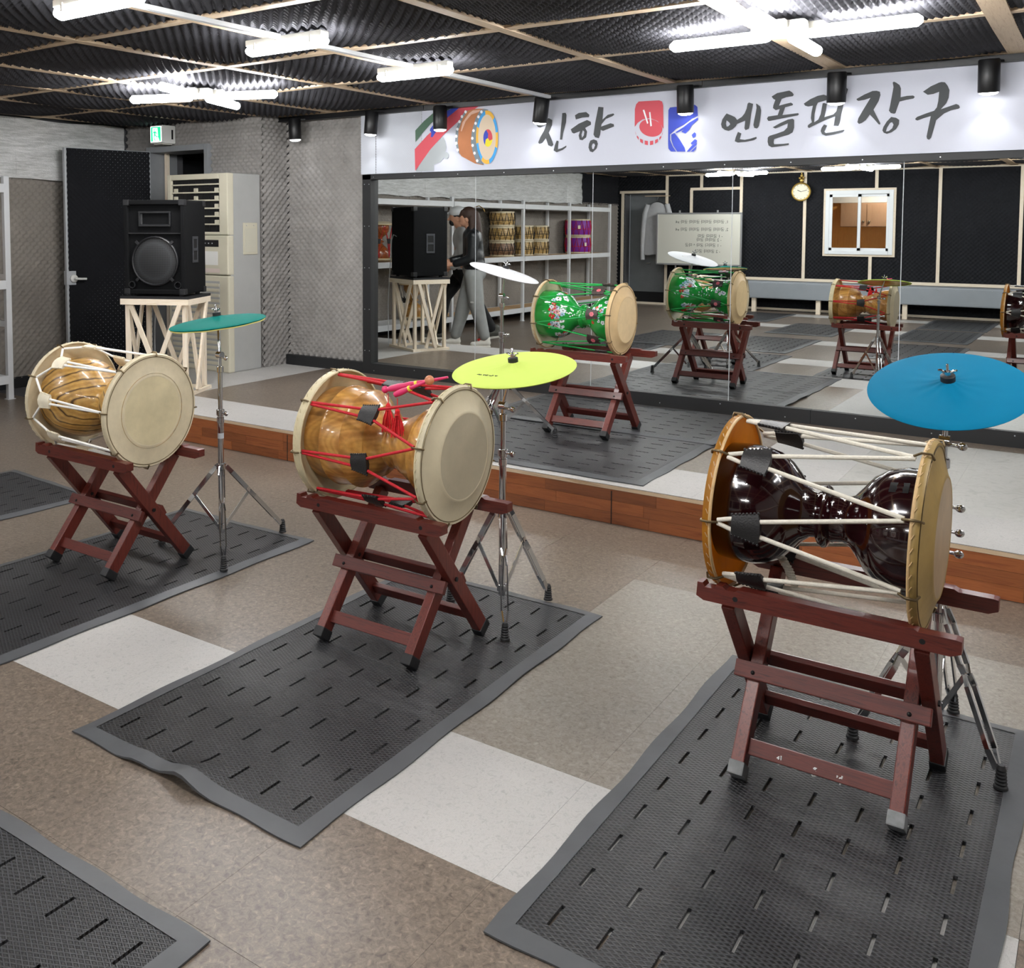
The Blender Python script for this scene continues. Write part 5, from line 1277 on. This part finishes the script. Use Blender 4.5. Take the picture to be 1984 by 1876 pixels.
put(bd_c, -7.83, -7.10, ZSH, 'lower straw-coloured barrel drum of the pair next to the tall stack', .0, g1, True)
put(bd_c, -7.83, -7.10, ZSH+.243, 'upper straw-coloured barrel drum of the pair next to the tall stack', .9, g1, False)
put(bd_c, -7.83, -7.60, ZSH, 'lower straw-coloured barrel drum of the pair facing the purple drums', .4, g1, False)
put(bd_c, -7.83, -7.60, ZSH+.243, 'upper straw-coloured barrel drum of the pair facing the purple drums', 1.3, g1, False)
put(bd_p, -7.83, -9.02, ZSH, 'lower purple barrel drum with red lacing', .3, g1, True)
put(bd_p, -7.83, -9.02, ZSH+.301, 'upper purple barrel drum with red lacing', .8, g1, False)
for z in (.12, .44):
    b = MB().box((.0, .0, 0), (.002, .045, .06)); o = b.build('price_tag', 'leather_cream', None)
    par = [c for c in bpy.data.objects if c.name.startswith('barrel_drum') and c.get('label', '').startswith('lower purple' if z < .2 else 'upper purple')][0]
    o.parent = par; o.location = (.236, .03, .13); 
# upright hourglass drums on the shelf
def upright(y, z, label, shell, rope, x=-7.82, R=.20, L=.46):
    pr = [(a*.86, r*.84) for a, r in prof_lacq]
    t, off = hourglass_drum((x, y, z), label, pr, L, R, (.135, .130), shell, ('skin_cream',)*4, rope, 'leather', 'gather_left', .5, .1, small=True, rope_r=.0045, group='hourglass drums stored upright')
    t.rotation_euler = (0, -math.pi/2, 0); t.location = (x+R, y, z+L/2+.031)
    return t
upright(-3.33, ZSH, 'orange lacquered hourglass drum standing upright on the shelf', 'shell_orange', 'rope_red')
upright(-4.10, .212, 'tan hourglass drum standing upright on the bottom shelf', 'shell_gold', 'rope_white')
for t_ in (.5,):
    pass
# ------------------------------------------------------------------ rear wall things
wb = thing('whiteboard', 'freestanding whiteboard with handwritten drum patterns, seen in the mirror', 'whiteboard', (-6.38, -11.0, 0))
BW, Z0, Z1 = .79, .80, 1.74
MB().box((-BW, -.012, Z0), (BW, .008, Z1)).build('writing_surface', 'board_white', wb)
for a, b in (((-BW-.012, -.018, Z1-.012), (BW+.012, .016, Z1+.016)), ((-BW-.012, -.018, Z0-.016), (BW+.012, .016, Z0+.012)), ((-BW-.016, -.018, Z0), (-BW+.012, .016, Z1)), ((BW-.012, -.018, Z0), (BW+.016, .016, Z1))): MB().box(a, b, .002).build('board_frame', 'aluminium', wb)
MB().box((-BW*.8, .016, Z0-.02), (BW*.8, .07, Z0-.008), .003).build('pen_tray', 'aluminium', wb)
for s in (-1, 1):
    MB().tube([(s*BW*.55, -.03, .03), (s*BW*.55, -.03, Z0+.1)], .016, 10).build('leg', 'aluminium', wb)
    MB().tube([(s*BW*.55, -.12, .016), (s*BW*.55, .22, .016)], .014, 10).build('foot_bar', 'aluminium', wb)
    MB().box((s*BW*.45-.015, -.012, Z1+.016), (s*BW*.45+.015, .012, Z1+.06), .004).build('clip', 'aluminium', wb)
def text_part(body, size, loc_, parent, m, rot):
    cu = bpy.data.curves.new('t', 'FONT'); cu.body = body; cu.size = size; cu.resolution_u = 2
    ob = bpy.data.objects.new('t', cu); COL.objects.link(ob)
    dg = bpy.context.evaluated_depsgraph_get(); me = bpy.data.meshes.new_from_object(ob.evaluated_get(dg))
    bpy.data.objects.remove(ob); me.materials.clear(); me.materials.append(MATS[m])
    return link('handwriting', me, parent, loc_, rot)
rows = [(.46, 1.56, '1, 궁따따 궁따따 궁따따 궁따 x4'), (.46, 1.42, '2, 궁따따 궁따따 궁따따 궁따 x4'), (.36, 1.30, '- 1 궁따따 궁따'), (.34, 1.23, '- 2 궁따따 궁따'), (.34, 1.13, '- 1 궁따다 궁따 ^ 따궁'), (.32, 1.02, '- 2 궁따따 궁다')]
for x, z, s in rows:
    text_part(s, .075, (x+.10, .0095, z), wb, 'ink_black', (math.pi/2, 0, math.pi))
clock = thing('wall_clock', 'round gold clock hanging on a pine batten, seen in the mirror', 'clock', (-4.62, YR+.075, 2.11))
MB().lathe([(-.03, .15), (.02, .165), (.035, .15), (.03, .135)], 40, 'y', False).build('clock_rim', 'gold_clock', clock, 40)
MB().lathe([(.018, 0), (.018, .14)], 40, 'y').build('clock_face', 'clock_face', clock)
for k in range(12):
    a = k*math.pi/6; MB().bar((.115*math.cos(a), .02, .115*math.sin(a)), (.128*math.cos(a), .02, .128*math.sin(a)), .008, .004, (0, 1, 0)).build('hour_mark', 'ink_black', clock)
MB().bar((0, .023, 0), (-.06, .023, .03), .010, .003, (0, 1, 0)).build('hour_hand', 'black_metal', clock); MB().bar((0, .026, 0), (.10, .026, .03), .007, .003, (0, 1, 0)).build('minute_hand', 'black_metal', clock)
fi = MB(); fi.ball((0, 0, .20), .035, 12, 8, (1, .5, 1)).ball((-.03, 0, .24), .022, 10, 6).ball((.03, 0, .245), .02, 10, 6).ball((0, 0, .28), .025, 10, 6, (1, .6, 1.3)); fi.tube([(0, 0, .28), (0, 0, .34)], .010, 8)
fi.build('ornament', 'gold_clock', clock, 60)
bench = thing('bench', 'long grey upholstered bench on pine legs along the rear wall', 'bench', (-2.0, YR+.24, 0))
MB().box((-3.5, -.20, .24), (4.1, .20, .535), .02).build('cushion', 'bench_grey', bench)
for k, x in enumerate((-3.3, -2.215, -.875, .5, 1.8, 3.2)): MB().box((x-.035, .10, 0), (x+.035, .165, .24)).build('leg', 'pine_z', bench)
for k in range(30): MB().ball((-3.4+k*.25, .200, .50), .007, 8, 5).build('upholstery_stud', 'label_grey', bench)
# shirt on a hanger in front of the grey rear door
sh = thing('hanging_shirt', 'pale grey long-sleeved shirt on a hanger beside the whiteboard', 'shirt', (-7.24, YR+.10, 1.98))
b = MB(); n = 28; rowsn = 14
for side in (0,):
    vs = []
    for j in range(rowsn):
        s = j/(rowsn-1); z = -1.0*s-.02
        w = (.10+.14*min(1, s*6)) if s < .15 else .235+.03*s
        for i in range(n):
            a = 2*math.pi*i/n; f = 1+.10*math.sin(a*7+s*2)*s
            vs.append((w*math.cos(a), (.03+.05*s)*math.sin(a)*f+.01, z-(.03*math.cos(a)**2 if j == 0 else 0)+.01*math.sin(a*5)*(s > .95)))
    fs = [(j*n+i, j*n+(i+1) % n, (j+1)*n+(i+1) % n, (j+1)*n+i) for j in range(rowsn-1) for i in range(n)]
    b.add(vs, fs)
b.build('shirt_body', 'shirt_grey', sh, 70)
for s in (-1, 1):
    MB().tube([(s*.19, .01, -.06), (s*.245, .015, -.25), (s*.27, .02, -.55), (s*.28, .02, -.85), (s*.275, .02, -1.12)], [.05, .055, .05, .045, .042], 12).build('sleeve', 'shirt_grey', sh, 70)
MB().tube([(-.2, .01, -.06), (0, .01, 0), (.2, .01, -.06)], .005, 6).tube([(0, .01, 0), (0, .01, .05), (.02, .01, .075), (.0, .01, .1), (-.02, .01, .085)], .003, 6).build('hanger', 'chrome', sh)
MB().tube([(-.25, .01, .10), (.25, .01, .10)], .008, 6).build('hanging_rod', 'pine', sh)

# ------------------------------------------------------------------ two people, seen only in the mirror
def caps_mesh(parts, vox, smooth_it=6):
    """union of capsules / ellipsoids grown into one continuous surface"""
    b = MB()
    for p in parts:
        if p[0] == 'c':
            _, a, c, r0, r1 = p; a = Vector(a); c = Vector(c); n = 5
            pts = [a.lerp(c, k/n) for k in range(n+1)]; rs = [r0+(r1-r0)*k/n for k in range(n+1)]
            b.tube(pts, rs, 14); b.ball(a, r0, 14, 9); b.ball(c, r1, 14, 9)
        else:
            _, c, r, sc = p; b.ball(c, r, 18, 12, sc)
    return b, vox, smooth_it
def person_part(name, parts, m, parent, vox=.014, it=5):
    b, v, si = caps_mesh(parts, vox)
    me = bpy.data.meshes.new(name); me.from_pydata(b.v, [], b.f); me.materials.append(MATS[m])
    o = bpy.data.objects.new(name, me); COL.objects.link(o); o.parent = parent
    r = o.modifiers.new('r', 'REMESH'); r.mode = 'VOXEL'; r.voxel_size = vox; r.use_smooth_shade = True
    s = o.modifiers.new('s', 'SMOOTH'); s.factor = .5; s.iterations = it
    return o
def hand(parts, wrist, d, side, k=1.0):
    """palm and five curled fingers; d: pointing direction, side: towards the thumb"""
    w = Vector(wrist); d = Vector(d).normalized(); side = Vector(side).normalized(); nn = d.cross(side).normalized()
    parts += [('c', w, w+d*.03*k, .024*k, .026*k), ('c', w+d*.03*k+side*.018*k, w+d*.085*k+side*.020*k, .017*k, .014*k), ('c', w+d*.03*k-side*.018*k, w+d*.08*k-side*.020*k, .017*k, .013*k), ('c', w+d*.03*k, w+d*.085*k, .018*k, .015*k)]
    for q, l in ((.027, .034), (.009, .040), (-.009, .037), (-.026, .028)):
        p0 = w+d*.085*k+side*q*k; p1 = p0+(d*.9+nn*.25)*l*k; p2 = p1+(d*.5+nn*.8)*l*.75*k
        parts += [('c', p0, p1, .0085*k, .0078*k), ('c', p1, p2, .0078*k, .0065*k)]
    t0 = w+d*.03*k+side*.026*k; t1 = t0+(d*.55+side*.75)*.034*k; t2 = t1+(d*.85+side*.2+nn*.2)*.028*k
    parts += [('c', t0, t1, .011*k, .009*k), ('c', t1, t2, .009*k, .0072*k)]
FD = math.atan2(.587, -.81)          # both walk toward the doorway
# local frame: +x forward, +y to the left, z up
# --- woman
pw = thing('person', 'person in a black jacket and light grey joggers walking past the shelves', 'person', (-6.455, -3.465, 0), FD)
bodyp = [('c', (.02, 0, 1.40), (.05, 0, 1.50), .052, .05), ('e', (.075, 0, 1.585), .098, (.98, .78, 1.2)), ('e', (.10, 0, 1.53), .062, (1.0, .9, .9)), ('c', (.168, 0, 1.575), (.182, 0, 1.555), .012, .014), ('c', (.155, -.018, 1.522), (.155, .018, 1.522), .011, .011), ('c', (.15, 0, 1.492), (.156, 0, 1.488), .018, .016), ('e', (.07, .078, 1.57), .026, (1, .4, 1.4)), ('e', (.07, -.078, 1.57), .026, (1, .4, 1.4)),
         ('c', (0, 0, 1.30), (-.02, 0, .95), .09, .10), ('c', (-.01, .09, .90), (.10, .09, .52), .075, .055), ('c', (.10, .09, .52), (.20, .09, .10), .05, .038), ('c', (-.01, -.09, .90), (-.05, -.09, .52), .07, .055), ('c', (-.05, -.09, .52), (-.15, -.09, .10), .05, .038),
         ('c', (0, .16, 1.34), (.05, .18, 1.08), .045, .038), ('c', (.05, .18, 1.08), (.27, .15, 1.05), .036, .028), ('c', (0, -.16, 1.34), (.02, -.19, 1.08), .045, .038), ('c', (.02, -.19, 1.08), (.24, -.17, 1.02), .036, .028)]
hand(bodyp, (.29, .15, 1.05), (1, 0, 0), (0, -.4, 1)); hand(bodyp, (.26, -.17, 1.02), (1, 0, 0), (0, .4, 1))
pb = person_part('body', bodyp, 'skin_face', pw, .0075, 3)
person_part('jacket', [('c', (.0, 0, 1.36), (-.02, 0, 1.02), .125, .14), ('e', (0, 0, 1.30), .17, (.72, 1.05, .95)), ('e', (-.02, 0, 1.10), .17, (.78, 1.0, .9)), ('c', (-.02, .05, 1.0), (-.02, -.05, 1.0), .135, .135), ('c', (0, .165, 1.36), (.05, .19, 1.09), .078, .066), ('c', (.05, .19, 1.09), (.24, .155, 1.06), .062, .048), ('c', (0, -.165, 1.36), (.02, -.20, 1.09), .078, .066), ('c', (.02, -.20, 1.09), (.21, -.175, 1.03), .062, .048), ('c', (.02, .05, 1.44), (.02, -.05, 1.44), .06, .06)], 'jacket_black', pw)
person_part('trousers', [('e', (-.02, 0, .96), .165, (.88, 1.06, .9)), ('e', (-.045, 0, .92), .14, (.95, 1.1, .9)), ('c', (-.01, .085, .88), (.09, .085, .52), .112, .098), ('c', (.09, .085, .52), (.195, .088, .14), .096, .068), ('c', (-.01, -.085, .88), (-.05, -.088, .52), .112, .098), ('c', (-.05, -.088, .52), (-.15, -.088, .14), .096, .068)], 'trouser_grey', pw)
MB().box((-.10, -.178, .55), (.03, -.168, .57)).build('pocket_flap', 'plastic_grey', pw)
person_part('hair', [('e', (.045, 0, 1.615), .108, (1.0, .88, 1.05)), ('c', (-.01, 0, 1.60), (-.055, 0, 1.34), .085, .075), ('c', (-.055, 0, 1.36), (-.05, 0, 1.22), .072, .035), ('c', (.02, .075, 1.58), (.015, .085, 1.28), .035, .022), ('c', (.02, -.075, 1.58), (.015, -.085, 1.16), .035, .018), ('c', (.12, .04, 1.66), (.155, .03, 1.605), .03, .018), ('c', (.12, -.04, 1.66), (.155, -.03, 1.605), .03, .018)], 'hair_brown', pw, .010, 3)
for s, x in ((.09, .235), (-.09, -.125)):
    nm = person_part('shoe', [('c', (x-.06, s, .055), (x+.02, s, .05), .045, .042), ('c', (x+.02, s, .045), (x+.12, s, .035), .040, .032), ('c', (x-.055, s, .09), (x-.055, s, .11), .042, .042)], 'shoe_white', pw, .009, 3)
    MB().box((x-.10, s-.045, 0), (x+.155, s+.045, .022), .01).build('sole', 'shoe_white', pw)
    if s < 0: MB().tube([(x+.05, s-.03, .085), (x+.02, s, .105), (x+.06, s+.02, .09), (x+.0, s+.01, .12), (x-.02, s-.03, .13)], .008, 6).build('lace', 'lace_red', pw)
MB().tube([(-.03, 0, 1.72), (-.08, -.01, 1.735), (-.13, -.01, 1.70), (-.15, -.01, 1.66)], .007, 6).build('hair_clip', 'brass', pw)
# --- man
pm = thing('person', 'person in a white hoodie, white cap and black trousers striding along the shelves', 'person', (-6.93, -3.985, 0), FD)
bodym = [('c', (.03, 0, 1.42), (.07, 0, 1.52), .058, .055), ('e', (.09, 0, 1.60), .10, (.98, .8, 1.2)), ('e', (.11, 0, 1.55), .066, (1.0, .9, .9)), ('c', (.185, 0, 1.59), (.20, 0, 1.57), .013, .015), ('c', (.17, -.018, 1.535), (.17, .018, 1.535), .011, .011), ('e', (.085, .08, 1.585), .027, (1, .4, 1.4)), ('e', (.085, -.08, 1.585), .027, (1, .4, 1.4)),
         ('c', (.02, 0, 1.32), (-.02, 0, .97), .11, .12), ('c', (0, .10, .94), (.24, .09, .56), .075, .056), ('c', (.24, .09, .56), (.32, .09, .11), .05, .04), ('c', (0, -.10, .94), (-.14, -.09, .55), .075, .056), ('c', (-.14, -.09, .55), (-.36, -.09, .15), .05, .04),
         ('c', (.02, .19, 1.38), (.02, .23, 1.10), .05, .042), ('c', (.02, .23, 1.10), (.22, .22, .98), .038, .03), ('c', (.02, -.19, 1.38), (.0, -.23, 1.10), .05, .042), ('c', (.0, -.23, 1.10), (.16, -.23, .96), .038, .03)]
hand(bodym, (.24, .22, .97), (1, 0, -.4), (0, -.4, 1), 1.1); hand(bodym, (.18, -.23, .95), (1, 0, -.4), (0, .4, 1), 1.1)
person_part('body', bodym, 'skin_face', pm, .0075, 3)
person_part('hoodie', [('e', (.0, 0, 1.32), .20, (.72, 1.08, .95)), ('e', (-.01, 0, 1.08), .185, (.8, 1.05, 1.0)), ('c', (-.01, .06, .92), (-.01, -.06, .92), .12, .12), ('c', (.02, .195, 1.39), (.02, .235, 1.10), .085, .075), ('c', (.02, .235, 1.10), (.20, .225, .99), .070, .052), ('c', (.02, -.195, 1.39), (.0, -.235, 1.10), .085, .075), ('c', (.0, -.235, 1.10), (.14, -.235, .97), .070, .052), ('c', (-.03, .07, 1.45), (-.03, -.07, 1.45), .075, .075)], 'hoodie_white', pm)
person_part('trousers', [('e', (-.0, 0, .90), .16, (.9, 1.05, .85)), ('c', (0, .085, .88), (.235, .085, .56), .105, .088), ('c', (.235, .085, .56), (.315, .088, .13), .085, .075), ('c', (0, -.085, .88), (-.14, -.088, .55), .105, .088), ('c', (-.14, -.088, .55), (-.355, -.088, .17), .085, .075)], 'trouser_black', pm)
person_part('hair', [('e', (.07, 0, 1.635), .106, (1.0, .88, .95)), ('c', (.0, .05, 1.58), (.0, -.05, 1.58), .06, .06)], 'mask_black', pm, .010, 3)
person_part('mask', [('e', (.145, 0, 1.535), .06, (.75, .9, .8))], 'mask_black', pm, .008, 3)
person_part('cap', [('e', (.075, 0, 1.665), .116, (1.02, .9, .72)), ('c', (.17, -.04, 1.655), (.17, .04, 1.655), .02, .02), ('c', (.235, -.02, 1.645), (.235, .02, 1.645), .012, .012), ('c', (.17, 0, 1.655), (.24, 0, 1.645), .02, .012)], 'hoodie_white', pm, .009, 4)
for s, x, z in ((.09, .35, 0), (-.09, -.37, .05)):
    person_part('shoe', [('c', (x-.07, s, .06+z), (x+.02, s, .055+z), .048, .045), ('c', (x+.02, s, .05+z), (x+.14, s, .038+z*.1), .043, .034), ('c', (x-.06, s, .10+z), (x-.06, s, .12+z), .045, .045)], 'shoe_dark', pm, .009, 3)
    MB().bar((x-.115, s, .012+z), (x+.17, s, .012), .095, .024, (0, 0, 1), .008).build('sole', 'shoe_white', pm)
